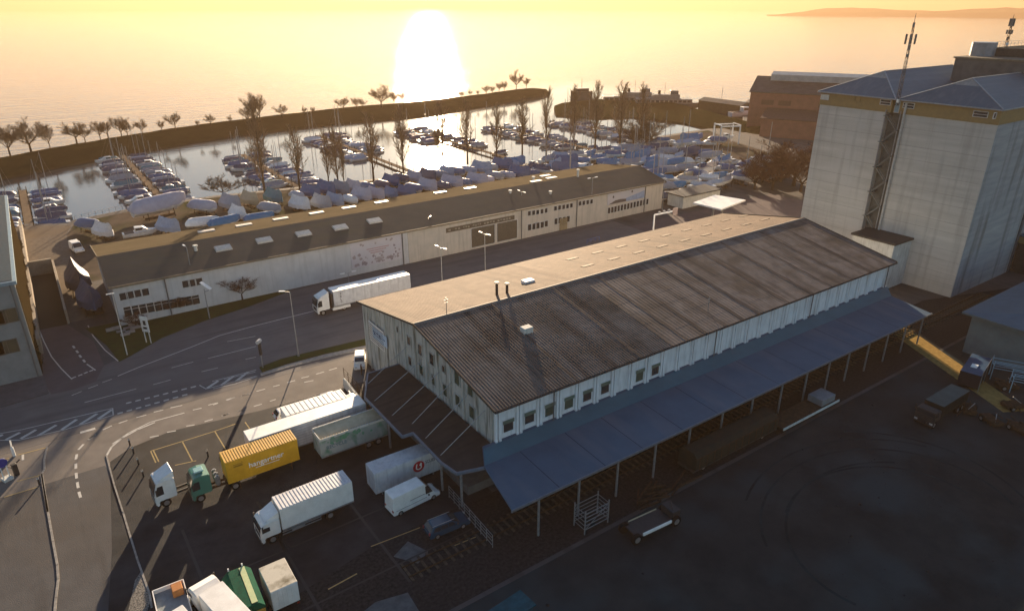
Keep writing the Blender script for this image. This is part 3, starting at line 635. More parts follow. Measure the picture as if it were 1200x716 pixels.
for (x, y, wd, ht) in ((263,424,6.2,4.4),(375,400,5.6,4.4)): ww(*Z1(x, y), wd, ht, mull=0, gl=mat('dark_door', (.1, .085, .065), .5))
a, b = PY(*Z1(90,395), wy0-.1), PY(*Z1(408,340), wy0-.1)
zc = 5.6
f = MB(); f.box(a.x, wy0-.22, zc-.5, b.x, wy0-.1, zc+.5); f.build('name_board', mat('brown_board', (.13, .11, .085), .7), wh, world=True)
text('GEWERBE  HALLE  ·  LAGER', 1.0, mat('board_lettering', (.5, .45, .36), .6), wh, 'board_lettering', Vector((a.x+.5, wy0-.24, zc-.35))-wh.location, XP, ZP, .01, (b.x-a.x)/17) if 0 else None
xx = a.x+.5; rr = random.Random(5)
while xx < b.x-.6:
    wd = rr.choice((.35, .5, .6)); 
    if rr.random() < .84: MB().box(xx, wy0-.235, zc-(.22 if rr.random() < .5 else .05), xx+wd, wy0-.222, zc+.2).build('board_letter', mat('board_lettering', (.3, .27, .22), .6), wh, world=True)
    xx += wd+.22
# big printed banner with dark flower shapes
bz0, bz1 = 1.4, 7.0; bx0, bx1 = PY(411, 300, wy0).x, PY(471, 290, wy0).x
MB().box(bx0, wy0-.08, bz0, bx1, wy0-.01, bz1).build('banner', mat('banner_print', (.56, .53, .55), .6, (.47, .45, .49), .25, .8), wh, world=True)
rr = random.Random(11); FM = mat('banner_flower', (.27, .22, .24), .7, (.4, .36, .36), .5)
def blob(mb, cx, cz, r, y, n=9):
    mb.add([(cx+math.cos(2*math.pi*i/n)*r*rr.uniform(.7, 1.2), y, cz+math.sin(2*math.pi*i/n)*r*rr.uniform(.7, 1.2)) for i in range(n)], [tuple(range(n))])
L_ = bx1-bx0
for k in range(60):
    u = rr.random(); zc_ = bz0 + .5 + (rr.random()**2)*2.2 + (2.2*max(0, u-.6) if rr.random() < .5 else 0)
    fl = MB(); blob(fl, bx0+.5+u*(L_-1), zc_, rr.uniform(.1, .4), wy0-.083-.0008*k); fl.build('printed_flower', FM, wh, world=True)
for u, z in ((.2, 6.1), (.24, 5.9), (.7, 6.3), (.78, 6.0), (.8, 6.2), (.48, 5.9)): fl = MB(); blob(fl, bx0+u*L_, z, .25, wy0-.14); fl.build('printed_flower', FM, wh, world=True)
bl = MB()
for z, u0, u1 in ((4.9, .3, .74), (4.45, .34, .68), (4.0, .37, .6)): bl.beam((bx0+u0*L_, wy0-.15, z), (bx0+u1*L_, wy0-.15, z), .02, .16)
bl.build('banner_lettering', mat('banner_red', (.5, .3, .3), .7), wh, world=True)
a, b = PY(*(700+175/15., 210+380/15.), wy0-.1), PY(*(700+825/15., 210+250/15.), wy0-.1)
MB().box(a.x, wy0-.18, 3.9, b.x, wy0-.1, 7.0).build('banner', mat('banner_sky', (.5, .47, .47), .6, (.42, .42, .46), .2), wh, world=True)
k = MB(); L_ = b.x-a.x
k.add([(a.x+L_*u, wy0-.2, z) for u, z in ((.5, 4.0), (1, 4.0), (1, 6.0), (.55, 5.0), (.44, 4.6))], [(0,1,2,3,4)], mat('banner_blue', (.28, .36, .52), .6))
k.add([(a.x+L_*u, wy0-.205, z) for u, z in ((.03, 4.0), (.5, 4.0), (.5, 4.7), (.35, 4.9), (.2, 4.8), (.1, 4.3))], [(0,1,2,3,4,5)], mat('banner_dark', (.1, .09, .09), .6))
for u, z, r_ in ((.15, 5.8, .3), (.65, 6.3, .3)): k.add([(a.x+L_*u+math.cos(t)*r_, wy0-.207, z+math.sin(t)*r_*1.2) for t in [i*.785 for i in range(8)]], [tuple(range(8))], mat('banner_dark', (.1, .09, .09), .6))
k.build('banner_picture', None, wh, world=True)
for px, py in ((194,335),(471.5,285),(611,255),(676,242),(756,225)):
    q = PY(px, py, wy0-.15); MB().tube((q.x, wy0-.25, 0), (q.x, wy0-.25, wze-.2), .11).build('downpipe', pipe_m, wh, world=True)
q = PY(660, 254, wy0); MB().box(q.x-1.2, wy0-.2, 0, q.x+1.2, wy0-.1, 3).build('door', mat('tan_door', (.3, .24, .15), .7), wh, world=True)

# --- grain silo -------------------------------------------------------------
sx, sy0, sy1, szb, sze, szr = 135.4, 50.3, 83.3, 31.6, 34.2, 38.2
sl_ = T('grain_silo', 'towering concrete grain silo with ochre band and blue hipped roofs at the right', 'silo', (sx, sy0, 0))
m = MB(); m.box(sx, 69.6, 0, 190, sy1, szb); m.build('tower_block', silo_c, sl_, world=True)
m = MB(); m.box(sx, sy0, 0, 159, 66.3, szb); m.box(159.9, sy0+.3, 0, 200, 66.3, szb)
m.build('tower_block', silo_c, sl_, world=True)
jm = mat('pour_joint', (.3, .29, .275), .9); random.seed(12)
for (ya, yb, nm_) in ((69.65, sy1-.02, 'pour_joint'), (sy0+.02, 66.25, 'pour_joint')):
    z_ = 2.2
    while z_ < szb-1:
        MB().box(sx-.012, ya, z_, sx+.01, yb, z_+.05).build(nm_, jm, sl_, world=True); z_ += random.uniform(1.7, 3.4)
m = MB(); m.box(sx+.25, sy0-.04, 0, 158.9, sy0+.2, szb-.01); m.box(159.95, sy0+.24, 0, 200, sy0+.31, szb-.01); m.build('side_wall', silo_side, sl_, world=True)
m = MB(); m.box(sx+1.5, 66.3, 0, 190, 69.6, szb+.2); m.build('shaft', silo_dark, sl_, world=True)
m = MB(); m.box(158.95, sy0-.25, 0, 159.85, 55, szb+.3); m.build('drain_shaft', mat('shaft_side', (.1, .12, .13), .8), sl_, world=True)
m = MB(); m.box(sx-.12, sy0-.12, szb, 200, 67.1, sze); m.box(sx-.12, 68.6, szb, 190, sy1+.12, sze); m.box(sx+.6, 67.1, szb, 190, 68.6, sze-.2); m.build('ochre_band', band_m, sl_, world=True)
def hip(y0, y1, x0, x1, xp, name='hipped_roof', xpe=None):
    ym = (y0+y1)/2; v = [(x0,y0,sze),(x1,y0,sze),(x1,y1,sze),(x0,y1,sze),(x0+xp,ym,szr),(x1,ym,szr)]
    # small gablet near the ridge end
    t = .72; g0 = Vector(v[0]).lerp(Vector(v[4]), t); g1 = Vector(v[3]).lerp(Vector(v[4]), t)
    mb = MB(); mb.add(v, [(0,1,5,4),(3,4,5,2),(1,2,5)], None); 
    mb2 = MB(); mb2.add([v[0], v[3], g1, g0], [(0,3,2,1)], silo_roof); mb2.add([g0, g1, (x0+xp, ym, szr)], [(0,2,1)], hip_pale)
    mb.m = [0]*len(mb.f); o = mb.build(name, silo_roof, sl_, world=True); mb2.build('hip_end', None, sl_, world=True)
    e = MB(); 
    for a, b in ((0,1),(3,2),(0,3)): e.beam((v[a][0], v[a][1], sze-.1), (v[b][0], v[b][1], sze-.1), .25, .2)
    for a, b in ((0,4),(3,4),(4,5)): e.beam(Vector(v[a])+Vector((0,0,.03)), Vector(v[b])+Vector((0,0,.03)), .22, .1)
    e.build('roof_edge', mat('roof_edge', (.3, .33, .35), .5), sl_, world=True)
hip(sy0-.5, 67.6, sx-.6, 200, 7.2); hip(67.9, sy1+.5, sx-.6, 172, 9)
Z4 = lambda x, y: (860 + x/3.53, y/3.53)
for (x, y, wd, gl_) in ((628,424,1.9,frame_w),(724,438,1.9,frame_w),(1021,474,2.2,frame_w),(513,411,1.0,band_m),(377,403,1.6,frame_w)):
    q = PX(*Z4(x, y), sx-.12); o = window(sl_, (sx-.12, q.y, q.z-.42), wd, .85, (0,-1,0), (-1,0,0), gl=(glass if gl_ is frame_w and x > 400 else (white_old if x < 400 else band_m)), fr=gl_, mull=0, depth=.12)
    if gl_ is frame_w and x > 400:
        MB().box(sx-.3, q.y-wd/2, q.z-.04, sx-.26, q.y+wd/2, q.z+.04).build('glazing_bar', frame_w, sl_, world=True)
q = PY(*Z4(1078,480), sy0-.12); window(sl_, (q.x, sy0-.12, q.z-.42), .9, .85, XP, (0,-1,0), mull=0)
window(sl_, (sx+.6, 67.9, szb+.1), .8, 2.0, (0,-1,0), (-1,0,0), gl=mat('blue_door', (.25, .4, .5), .4), mull=0)
# zigzag escape ladder in the shaft
ld = MB(); zz_ = 9.0; s = 1
while zz_ < szb-1.5:
    ya, yb = (66.9, 69.2) if s > 0 else (69.2, 66.9)
    for dx in (0, .7): ld.beam((sx-.1-dx+.6, ya, zz_), (sx-.1-dx+.6, yb, zz_+2.4), .14, .2)
    ld.box(sx-.5, 68.8 if s > 0 else 66.5, zz_+2.35, sx+1.5, 69.7 if s > 0 else 67.2, zz_+2.45); ld.beam((sx-.5, ya, zz_+1.1), (sx-.5, yb, zz_+3.5), .05, .05)
    zz_ += 2.45; s = -s
ld.build('escape_stair', mat('stair_steel', (.16, .18, .18), .6, metal=.3), sl_, world=True)
for yy in (66.6, 69.4): MB().tube((sx-.3, yy, 6), (sx-.3, yy, szb+.5), .1).build('stair_post', steel, sl_, world=True)
MB().tube((sx-.35, 65.9, 7.5), (sx-.35, 65.9, szb+2), .22, n=8).build('conveyor_pipe', mat('pale_pipe', (.42, .42, .4), .6), sl_, world=True)
an = MB(); an.box(128.9, 59.4, 0, sx, 67.6, 9.0); an.build('annex', white_old, sl_, world=True)
an = MB(); an.box(128.6, 59.1, 9.0, sx, 67.9, 9.35); an.build('annex_roof', dark, sl_, world=True)
# headhouse behind with railing
hh = T('headhouse', 'dark concrete headhouse with roof railing behind the blue silo roofs', 'tower', (165, 60, 0))
MB().box(162, 57.2, 30, 215, 71.2, 40.2).build('wall', mat('headhouse_wall', (.12, .13, .13), .9, (.08, .085, .09), .5), hh, world=True)
MB().box(161.7, 57, 40.2, 215.2, 71.5, 40.5).build('roof_edge', mat('tan_edge', (.2, .18, .14), .8), hh, world=True)
MB().box(169, 60, 40.5, 215, 68.5, 42.1).build('upper_block', mat('headhouse_dark', (.06, .07, .07), .9), hh, world=True)
MB().prismz([(168.4+math.cos(t)*2.6, 69+math.sin(t)*2.3) for t in [i*.6283 for i in range(10)]], 40.5, 43.2).build('tank', mat('tank_sheet', (.24, .27, .31), .5, (.16, .18, .2), .6), hh, world=True)
r = MB()
for i in range(24): x = 172+i*1.8; r.tube((x, 68.3, 42.1), (x, 68.3, 43.2), .04); 
for z in (42.65, 43.2): r.beam((172, 68.3, z), (215, 68.3, z), .05, .05)
for i in range(24): x = 172+i*1.8; r.tube((x, 60.2, 42.1), (x, 60.2, 43.2), .04)
for z in (42.65, 43.2): r.beam((172, 60.2, z), (215, 60.2, z), .05, .05)
r.build('railing', steel, hh, world=True)
MB().tube((172, 59.4, 41.0), (172, 58.9, 41.0), .5, n=12).build('round_vent', white_old, hh, world=True)
def antenna(name, label, x, y, z0, z1, big):
    t = T(name, label, 'antenna mast', (x, y, z0)); m = MB(); s = .28
    for dx, dy in ((-s,-s),(s,-s),(0,s)): m.tube((x+dx, y+dy, z0), (x+dx*.5, y+dy*.5, z1-1.2), .05)
    n = int((z1-z0)/.9)
    for i in range(n):
        za = z0+i*.9; k = 1-.5*i/n; P_ = [(x-s*k, y-s*k), (x+s*k, y-s*k), (x, y+s*k)]
        for j in range(3): m.tube((*P_[j], za), (*P_[(j+1) % 3], za+.9), .03)
    m.tube((x, y, z1-1.6), (x, y, z1+1.0), .05); m.build('lattice', dark, t, world=True)
    for zc_, rr_, nn, hh_ in big:
        for j in range(nn):
            a = j*2*math.pi/nn+.4; p_ = MB(); ax, ay = x+math.cos(a)*rr_, y+math.sin(a)*rr_
            p_.box(ax-.13, ay-.13, zc_-hh_/2, ax+.13, ay+.13, zc_+hh_/2); p_.beam((x, y, zc_), (ax, ay, zc_), .06, .06); p_.build('antenna_panel', mat('antenna_grey', (.17, .17, .17), .6), t, world=True)
    MB().box(x-.45, y-.45, z0+.6, x-.05, y-.05, z0+1.2).build('junction_box', white, t, world=True)
antenna('antenna_mast', 'tall lattice antenna mast rising in front of the silo between its two roofs', sx-.5, 67.6, 33.0, 47.9, [(44.6, .75, 4, 1.7), (43.2, .45, 2, .9), (41.8, .5, 2, .5), (47.0, .25, 2, .7), (35.7,.4,1,.4)])
antenna('antenna_mast', 'shorter antenna mast with thick panel head on the dark headhouse', 171, 66, 42, 47.5, [(47, .35, 4, 1.5), (45.2, .5, 3, .8), (43.9, .4, 1, .6)])
# --- red brick boathouse beyond the yard ------------------------------------
q = G(874, 152); q2 = q + Vector((math.cos(R(-72)), math.sin(R(-72)), 0))*46
rb_ = T('red_boathouse', 'red rendered boathouse with dark gabled roof and raised skylight strip beside the silo', 'boathouse', (q.x, q.y, 0), R(-62))
zt = height(q, 108)
m = MB(); m.prism([(0, 0), (46, 0), (46, zt), (0, zt)], 0, 34); m.prismx([(0, zt), (34, zt), (17, zt+5)], 0, 46)
m.build('wall', brick_m, rb_)
m = MB(); 
for s in (0, 1):
    m.prismx([(-.6, zt-.1), (17, zt+5.1), (17, zt+5.4), (-.6, zt+.2)] if s == 0 else [(34.6, zt-.1), (17, zt+5.1), (17, zt+5.4), (34.6, zt+.2)], -.6, 46.6)
m.build('roof', slate, rb_)
m = MB(); m.prismx([(11.5, zt+4.0), (11.5, zt+6.6), (17, zt+7.6), (23, zt+4.0)], 6, 46.7); m.build('skylight_strip', mat('skylight_strip', (.3, .33, .33), .5, (.22, .25, .26), .4), rb_)
for x in (5, 12, 28): 
    f = MB().box(x, -.08, zt-5, x+5, -.01, zt-3); f.build('window', mat('boarded_window', (.13, .075, .06), .8), rb_)
m = MB(); m.box(8, -15, 0, 46, -.5, zt*.45); m.build('lower_wing', brick_m, rb_)
m = MB(); m.prismx([(-15.6, zt*.45), (-.1, zt*.45+2.4), (-.1, zt*.45+2.7), (-15.6, zt*.45+.3)], 7.5, 46.6); m.build('wing_roof', mat('wing_roof_brown', (.12, .07, .06), .8), rb_)
# --- left office building ---------------------------------------------------
lb = T('office_building', 'concrete office block with blue parapet cut by the left edge of the picture', 'office building', (-5.7, 112.5, 0))
zt = 14.6
MB().box(-45, 112.6, 0, -5.75, 170, zt).build('wall', mat('office_concrete', (.24, .25, .25), .85, (.18, .19, .19), .6, .7, .3), lb, world=True)
MB().box(-45.2, 112.3, zt, -5.45, 170.3, zt+.5).build('parapet', mat('blue_parapet', (.2, .3, .36), .5), lb, world=True)
MB().box(-44.8, 112.8, zt+.5, -5.9, 169.8, zt+.56).build('roof', mat('office_roof', (.02, .05, .075), .7), lb, world=True)
for px, py in ((2, 372), (3, 408), (-14, 376), (-14, 412)):
    q = PY(px, py, 112.6); window(lb, (q.x, 112.6, q.z-.9), 3.6, 1.9, XP, (0,-1,0), gl=mat('office_glass', (.05, .05, .04), .2, (.1, .085, .05), .5, .9), fr=mat('office_frame', (.12, .1, .08), .6), mull=2, depth=.1)
MB().tube((-6.3, 112.45, 0), (-6.3, 112.45, zt), .09).build('downpipe', pipe_m, lb, world=True)
q = G(20, 425); MB().box(q.x-.7, q.y-.4, 0, q.x+.7, q.y+.4, 1.2).build('white_cabinet', white, None, bevel=.05)
tag(bpy.data.objects['white_cabinet'], 'small white utility cabinet at the foot of the concrete office block', 'utility cabinet')
# walled ramp beside it
rp_ = T('walled_ramp', 'sunken walled loading ramp with pale wall tops beside the office block', 'loading ramp', (-5, 132, 0))
wl = mat('ramp_wall', (.36, .31, .25), .8, (.25, .22, .18), .8)
MB().box(-6.5, 108.5, 0, -5.1, 200, 1.7).build('long_wall', wl, rp_, world=True) if 0 else MB().prismz([(-5.65, 121), (-5.2, 121), (-5.2, 201), (-5.75, 201)], 0, 2.6).build('long_wall', wl, rp_, world=True)
MB().box(-1.15, 131.5, 0, -.8, 162.4, 2.6).build('side_wall', wl, rp_, world=True)
MB().box(-5.2, 162.0, 0, -1.15, 162.6, 3.0).build('end_wall', wl, rp_, world=True)
MB().box(-5.2, 131.5, .007, -1.15, 162, .014).build('ramp_floor', mat('ramp_floor', (.035, .042, .04), .9, (.05, .05, .045), .2, .8), rp_, world=True)
MB().box(-5.74, 113.2, .1, -5.66, 169, 13.9).build('overgrown_wall', mat('ivy', (.016, .015, .008), .95, (.04, .026, .014), 1.6, .7, 1.0, 3), lb, world=True)
# --- right edge: low building with blue roof --------------------------------
br = T('workshop', 'low workshop with a blue hipped roof at the right edge below the silo', 'workshop', (113.9, 38, 0))
MB().box(113.9, 8, 0, 150, 38.6, 6.6).build('wall', mat('workshop_wall', (.16, .2, .2), .85, (.12, .15, .16), .5), br, world=True)
m = MB(); m.add([(112.7, 7, 6.8), (151, 7, 6.8), (151, 39.6, 6.8), (112.7, 39.6, 6.8), (122, 23, 9.6), (142, 23, 9.6)], [(0,1,5,4),(1,2,5),(2,3,4,5),(3,0,4),(3,2,1,0)]); m.build('roof', mat('workshop_roof', (.08, .13, .17), .5, (.06, .1, .135), .4), br, world=True)
MB().box(112.6, 6.9, 6.5, 151.1, 39.7, 6.79).build('roof_edge', mat('roof_edge_dark', (.12, .15, .15), .6), br, world=True)
# building stub between silo and picture edge
st_ = T('loading_shed', 'small loading shed with ochre fascia against the silo side at the right edge', 'shed', (160.5, 40, 0))
MB().box(160.4, 40.5, 0, 190, 50.0, 6.2).build('wall', mat('dark_wall', (.05, .06, .06), .9), st_, world=True)
MB().box(160, 40.1, 6.2, 190, 50.1, 7.6).build('fascia', band_m, st_, world=True); MB().box(159.8, 39.9, 7.6, 190, 50.15, 7.8).build('roof', silo_roof, st_, world=True)
# white filling station roof
fs = T('forecourt_canopy', 'flat white canopy on two posts beside the road beyond the goods shed', 'canopy', (140, 113, 0))
cs = [G(812,239,5), G(845,247,5), G(873.5,236,5), G(838,230,5)]
m = MB(); m.add([(p.x, p.y, 5.0) for p in cs] + [(p.x, p.y, 5.35) for p in cs], [(0,1,2,3),(7,6,5,4),(0,4,5,1),(1,5,6,2),(2,6,7,3),(3,7,4,0)]); m.build('canopy_roof', white, fs, world=True)
for f_ in (.3, .7):
    p = (cs[0]*.5+cs[1]*.5).lerp(cs[2]*.5+cs[3]*.5, f_); MB().box(p.x-.2, p.y-.2, 0, p.x+.2, p.y+.2, 5).build('post', steel, fs, world=True)
bk = T('flat_roof_kiosk', 'low dark flat roofed kiosk behind the white forecourt canopy', 'kiosk', (150, 124, 0))
m = MB(); c0 = G(815, 222, 4); m.box(141, 121.5, 0, 156, 127, 3.2); m.build('wall', white_old, bk, world=True); MB().box(140.6, 121, 3.2, 156.4, 127.5, 3.5).build('roof', slate, bk, world=True)

# ------------------------------------------------------------ vehicles (local: +x forward, origin under the rear/left as noted)
def wheel(root, x, y, r=.5, wd=.3):
    s = 1 if y > 0 else -1
    w_ = MB(); w_.tube((x, y-wd/2, r), (x, y+wd/2, r), r, n=16); wo = w_.build('wheel', tyre, root, bevel=.03)
    h = MB(); yo = y+s*wd/2; h.tube((x, yo-.02*s, r), (x, yo+.015*s, r), r*.58, n=12); h.tube((x, yo, r), (x, yo+.05*s, r), r*.2, n=8); h.build('rim', rim, wo)
def coe_cab(root, xr, paint, h=3.3, L=2.2, hw=1.24, defl=True):
    """cab-over tractor cab; xr = x of its rear wall"""
    xf = xr+L
    m = MB(); m.prism([(xr, .95), (xr, h), (xr+.9, h+.12), (xf-.45, h-.02), (xf-.12, 2.35), (xf, 1.6), (xf, .42), (xf-.35, .42), (xf-.35, .95)], -hw, hw)
    m.build('cab', paint, root, bevel=.08, seg=2)
    if defl:
        d = MB(); d.add([(xr-.05, -hw+.1, h), (xr-.05, hw-.1, h), (xr-.05, hw-.15, h+.75), (xr-.05, -hw+.15, h+.75), (xf-.6, hw-.25, h+.08), (xf-.6, -hw+.25, h+.08)], [(0,1,2,3),(2,4,5,3),(1,4,2),(0,3,5),(0,5,4,1)])
        d.build('roof_deflector', paint, root, bevel=.04)
    g = MB(); g.add([(xf-.105, -hw+.14, 2.3), (xf-.105, hw-.14, 2.3), (xf+.012, hw-.1, 1.62), (xf+.012, -hw+.1, 1.62)], [(0,1,2,3)])
    g.add([(xf-.42, -hw+.2, h-.12), (xf-.42, hw-.2, h-.12), (xf-.1, hw-.14, 2.32), (xf-.1, -hw+.14, 2.32)], [(0,1,2,3)]) if 0 else None
    ws = MB(); ws.add([(xf-.37, -hw+.16, h-.2), (xf-.37, hw-.16, h-.2), (xf-.095, hw-.12, 2.22), (xf-.095, -hw+.12, 2.22)], [(0,1,2,3)]); 
    for v in range(len(ws.v)): ws.v[v] = (ws.v[v][0]+.04, ws.v[v][1], ws.v[v][2])
    ws.add([(xf-.055, -hw+.12, 2.22), (xf-.055, hw-.12, 2.22), (xf+.025, hw-.1, 1.75), (xf+.025, -hw+.1, 1.75)], [(0,1,2,3)])
    ws.build('windscreen', glass, root)
    for s in (-1, 1):
        w_ = MB(); y = s*(hw+.012)
        w_.add([(xf-.95, y, 1.75), (xf-.15, y, 1.7), (xf-.2, y, 2.2), (xf-.42, y, h-.45), (xf-.95, y, h-.45)], [(0,1,2,3,4)]); w_.build('side_window', glass, root)
        q = MB(); q.box(xf-.28, s*(hw+.16)-.05, 1.9, xf-.14, s*(hw+.16)+.05, 2.6); q.beam((xf-.2, s*hw, 2.5), (xf-.2, s*(hw+.16), 2.5), .04, .04); q.build('mirror', dark, root)
        l = MB(); l.box(xf-.05, s*.95-.2, .62, xf+.02, s*.95+.2, .86); l.build('headlight', lampglass, root)
    g = MB(); g.box(xf-.03, -.8, .9, xf+.02, .8, 1.5); g.build('grille', dark, root)
    g = MB(); g.box(xf-.06, -hw, .4, xf+.04, hw, .6); g.build('bumper', dark, root, bevel=.02)
def chassis(root, x0, x1, wheels, z=.95, col=None):
    c = MB(); 
    for s in (-.42, .42): c.box(x0, s-.08, z-.25, x1, s+.08, z)
    n = int((x1-x0)/1.3)
    for i in range(n+1): c.box(x0+(x1-x0-.1)*i/n, -.42, z-.2, x0+(x1-x0-.1)*i/n+.1, .42, z-.05)
    c.build('chassis', col or dark, root)
    for x in wheels:
        for s in (-1, 1): wheel(root, x, s*1.03, .5)
def boxbody(root, x0, x1, z0, z1, side, top, hw=1.25, name='cargo_box', ribs=0, rib_sides=False):
    m = MB(); m.box(x0, -hw, z0, x1, hw, z1); b = m.build(name, side, root, bevel=.03)
    t = MB(); t.box(x0+.03, -hw+.03, z1+.004, x1-.03, hw-.03, z1+.03)
    if ribs:
        for i in range(ribs): x = x0+.1+(x1-x0-.2)*i/(ribs-1); t.box(x-.07, -hw+.05, z1+.03, x+.07, hw-.05, z1+.075)
    t.build('roof_sheet', top, root)
    if rib_sides:
        n = int((x1-x0)/.28)
        for s in (-1, 1):
            r = MB()
            for i in range(n): x = x0+.12+i*.28; r.box(x, s*hw-.03, z0+.12, x+.13, s*hw+.03, z1-.12)
            r.build('corrugation', side, root)
    return b
def panel_lines(root, x0, x1, z0, z1, hw, mt, n=4):
    r = MB()
    for s in (-1, 1):
        for i in range(n): z = z0+(z1-z0)*(i+1)/(n+1); r.box(x0+.05, s*(hw+.005)-.006, z, x1-.05, s*(hw+.005)+.006, z+.03)
        r.box(x0, s*(hw+.01)-.02, z0-.12, x1, s*(hw+.01)+.02, z0)
    r.build('side_rails', mt, root)
def rear_doors(root, x, z0, z1, hw, mt):
    r = MB(); r.box(x-.03, -hw+.05, z0+.05, x-.005, -.02, z1-.05); r.box(x-.03, .02, z0+.05, x-.005, hw-.05, z1-.05)
    for y in (-.6, -.2, .2, .6): r.tube((x-.05, y, z0+.1), (x-.05, y, z1-.1), .025)
    r.build('rear_door', mt, root)
    for s in (-1, 1): MB().box(x-.06, s*(hw-.2)-.12, z0-.25, x, s*(hw-.2)+.12, z0-.1).build('tail_light', redglass, root)
# road semi-trailer
t = T('semi_trailer_truck', 'white articulated lorry driving along the road past the long warehouse', 'truck', (37.1, 110.95, 0), R(180))
coe_cab(t, -.4, white, h=3.3, L=2.3); chassis(t, -15, 1, [.9, -3.0, -10.6, -11.9, -13.2]); 
boxbody(t, -16.3, -1.2, 1.25, 4.0, cont_w, white); rear_doors(t, -16.3, 1.25, 4, 1.25, cont_w); panel_lines(t, -16.3, -1.2, 1.25, 4.0, 1.25, steel, 0)
b = MB(); b.box(-4.2, -1.22, .45, -.9, 1.22, 1.0); b.build('side_skirt', white, t, bevel=.04)
b = MB(); b.box(-1.05, -1.2, 1.0, -.75, 1.2, 3.7); b.build('gap_panel', dark, t)
for i, ch in enumerate('TRLC'): text(ch, .52, black_m, t, 'trailer_lettering', (-2.4, 1.27, 3.15-i*.5), (-1, 0, 0), (0, 0, 1))
# white rigid truck in the lot
t = T('box_truck', 'white box lorry with a sleeper cab parked alone in the middle of the shaded lot', 'truck', (12.6, 59.75, 0), R(181))
coe_cab(t, .3, white, h=2.7, L=2.0); chassis(t, -7.2, 1.5, [1.2, -4.9]); boxbody(t, -7.6, .15, 1.2, 3.7, white, cont_w, ribs=22); panel_lines(t, -7.6, .15, 1.2, 3.7, 1.25, steel, 0); rear_doors(t, -7.6, 1.2, 3.7, 1.25, cont_w)
b = MB(); 
for s in (-1, 1):
    for z in (.55, .85): b.box(-3.9, s*1.2-.03, z, .2, s*1.2+.03, z+.1)
b.build('side_guard', steel, t); MB().box(-2.2, .5, .45, -.8, 1.15, .95).build('fuel_tank', steel, t, bevel=.08)
# yellow swap body with green tractor
t = T('yellow_container', 'yellow swap container with white lettering standing on its legs behind the green tractor', 'container', (18.0, 70.55, 0), R(180))
boxbody(t, 0, 8.1, 1.15, 3.9, cont_y, cont_y, 1.24, ribs=28, name='body')
for x in (1.0, 6.9):
    for s in (-1, 1): l = MB(); l.box(x-.05, s*1.1-.05, 0, x+.05, s*1.1+.05, 1.2); l.beam((x, s*1.1, .5), (x+.7, s*1.1, 1.15), .06, .06); l.build('support_leg', rust, t)
l = MB()
for z, a in ((1.15, 0), (3.8, 0)): 
    for s in (-1, 1): l.box(0, s*1.25-.03, z, 8.1, s*1.25+.03, z+.12)
l.build('corner_rail', cont_y, t)
text('hangartner', .95, white, t, 'lettering', (5.7, 1.262, 2.35), (-1, 0, 0), (0, 0, 1), .008, .95)
l = MB(); l.box(2.3, 1.26, 2.05, 5.0, 1.268, 2.13); l.build('lettering_line', white, t)
l = MB(); l.box(6.3, 1.26, 3.3, 7.3, 1.27, 3.38); l.box(6.3, 1.26, 3.38, 6.35, 1.27, 3.55); l.box(6.3, 1.26, 3.0, 7.3, 1.27, 3.2); l.build('vent_plate', mat('darker_yellow', (.35, .19, .015), .6), t)
t = T('green_tractor', 'dark green lorry tractor coupled in front of the yellow container', 'truck', (7.6, 70.6, 0), R(180))
coe_cab(t, -.6, grn_cab, h=3.2, L=2.1, defl=False); chassis(t, -4.5, 1, [.7, -3.0], col=rust)
f = MB(); 
for y in (-.7, 0, .7): f.box(-1.6, y-.22, 1.1, -1.1, y+.22, 2.4)
f.build('air_tank', rim, t, bevel=.12, seg=2)
MB().box(-.2, -.5, 3.32, .8, .5, 3.52).build('roof_hatch', mat('pale_teal', (.3, .5, .5), .2), t, bevel=.06)
MB().tube((-2.6, -.6, 1.0), (-2.6, .6, 1.0), .5, n=12).build('coupling_plate', rust, t)
t = T('white_tractor', 'white lorry tractor parked nose out beside the green one at the lot edge', 'truck', (4.0, 72.0, 0), R(184))
coe_cab(t, -.8, white, h=3.3, L=2.2); chassis(t, -4.1, .8, [.4, -3.0])
# long white trailer, box truck, curtain trailer
t = T('long_white_trailer', 'long low white semi-trailer with a plain pale roof at the edge of the sunny lane', 'trailer', (27.8, 73.25, 0), R(180))
boxbody(t, 0, 14.5, 1.1, 4.0, cont_w, white, name='body'); panel_lines(t, 0, 14.5, 1.1, 4.0, 1.25, steel, 7); chassis(t, .5, 13, [1.5, 2.8, 4.1]); 
b = MB(); b.tube((11.5, .8, 0), (11.5, .8, 1), .08); b.tube((11.5, -.8, 0), (11.5, -.8, 1), .08); b.build('landing_leg', dark, t)
t = T('box_truck', 'white ribbed box lorry parked tight behind the long white trailer, cab at the shed end', 'truck', (26.6, 76.2, 0), R(-1))
boxbody(t, -8, 0, 1.15, 3.8, white, white, ribs=14); panel_lines(t, -8, 0, 1.15, 3.8, 1.25, steel, 0); chassis(t, -7.5, 1.5, [1.3, -5.0]); coe_cab(t, .2, white, h=2.7, L=1.9, defl=False)
t = T('curtain_trailer', 'dirty white curtain trailer with green graffiti stains and a tan half open top', 'trailer', (28.8, 69.4, 0), R(180))
b = MB(); b.box(0, -1.25, 1.1, 8.6, 1.25, 3.3); b.build('body', dirty_side, t, bevel=.03)
b = MB(); b.box(0, 1.2, 3.3, 8.6, 1.26, 3.6); b.box(8.5, -1.25, 3.3, 8.6, 1.2, 3.7); b.box(0, -1.25, 3.3, 8.5, -1.1, 3.85); b.build('top_rail', white_old, t)
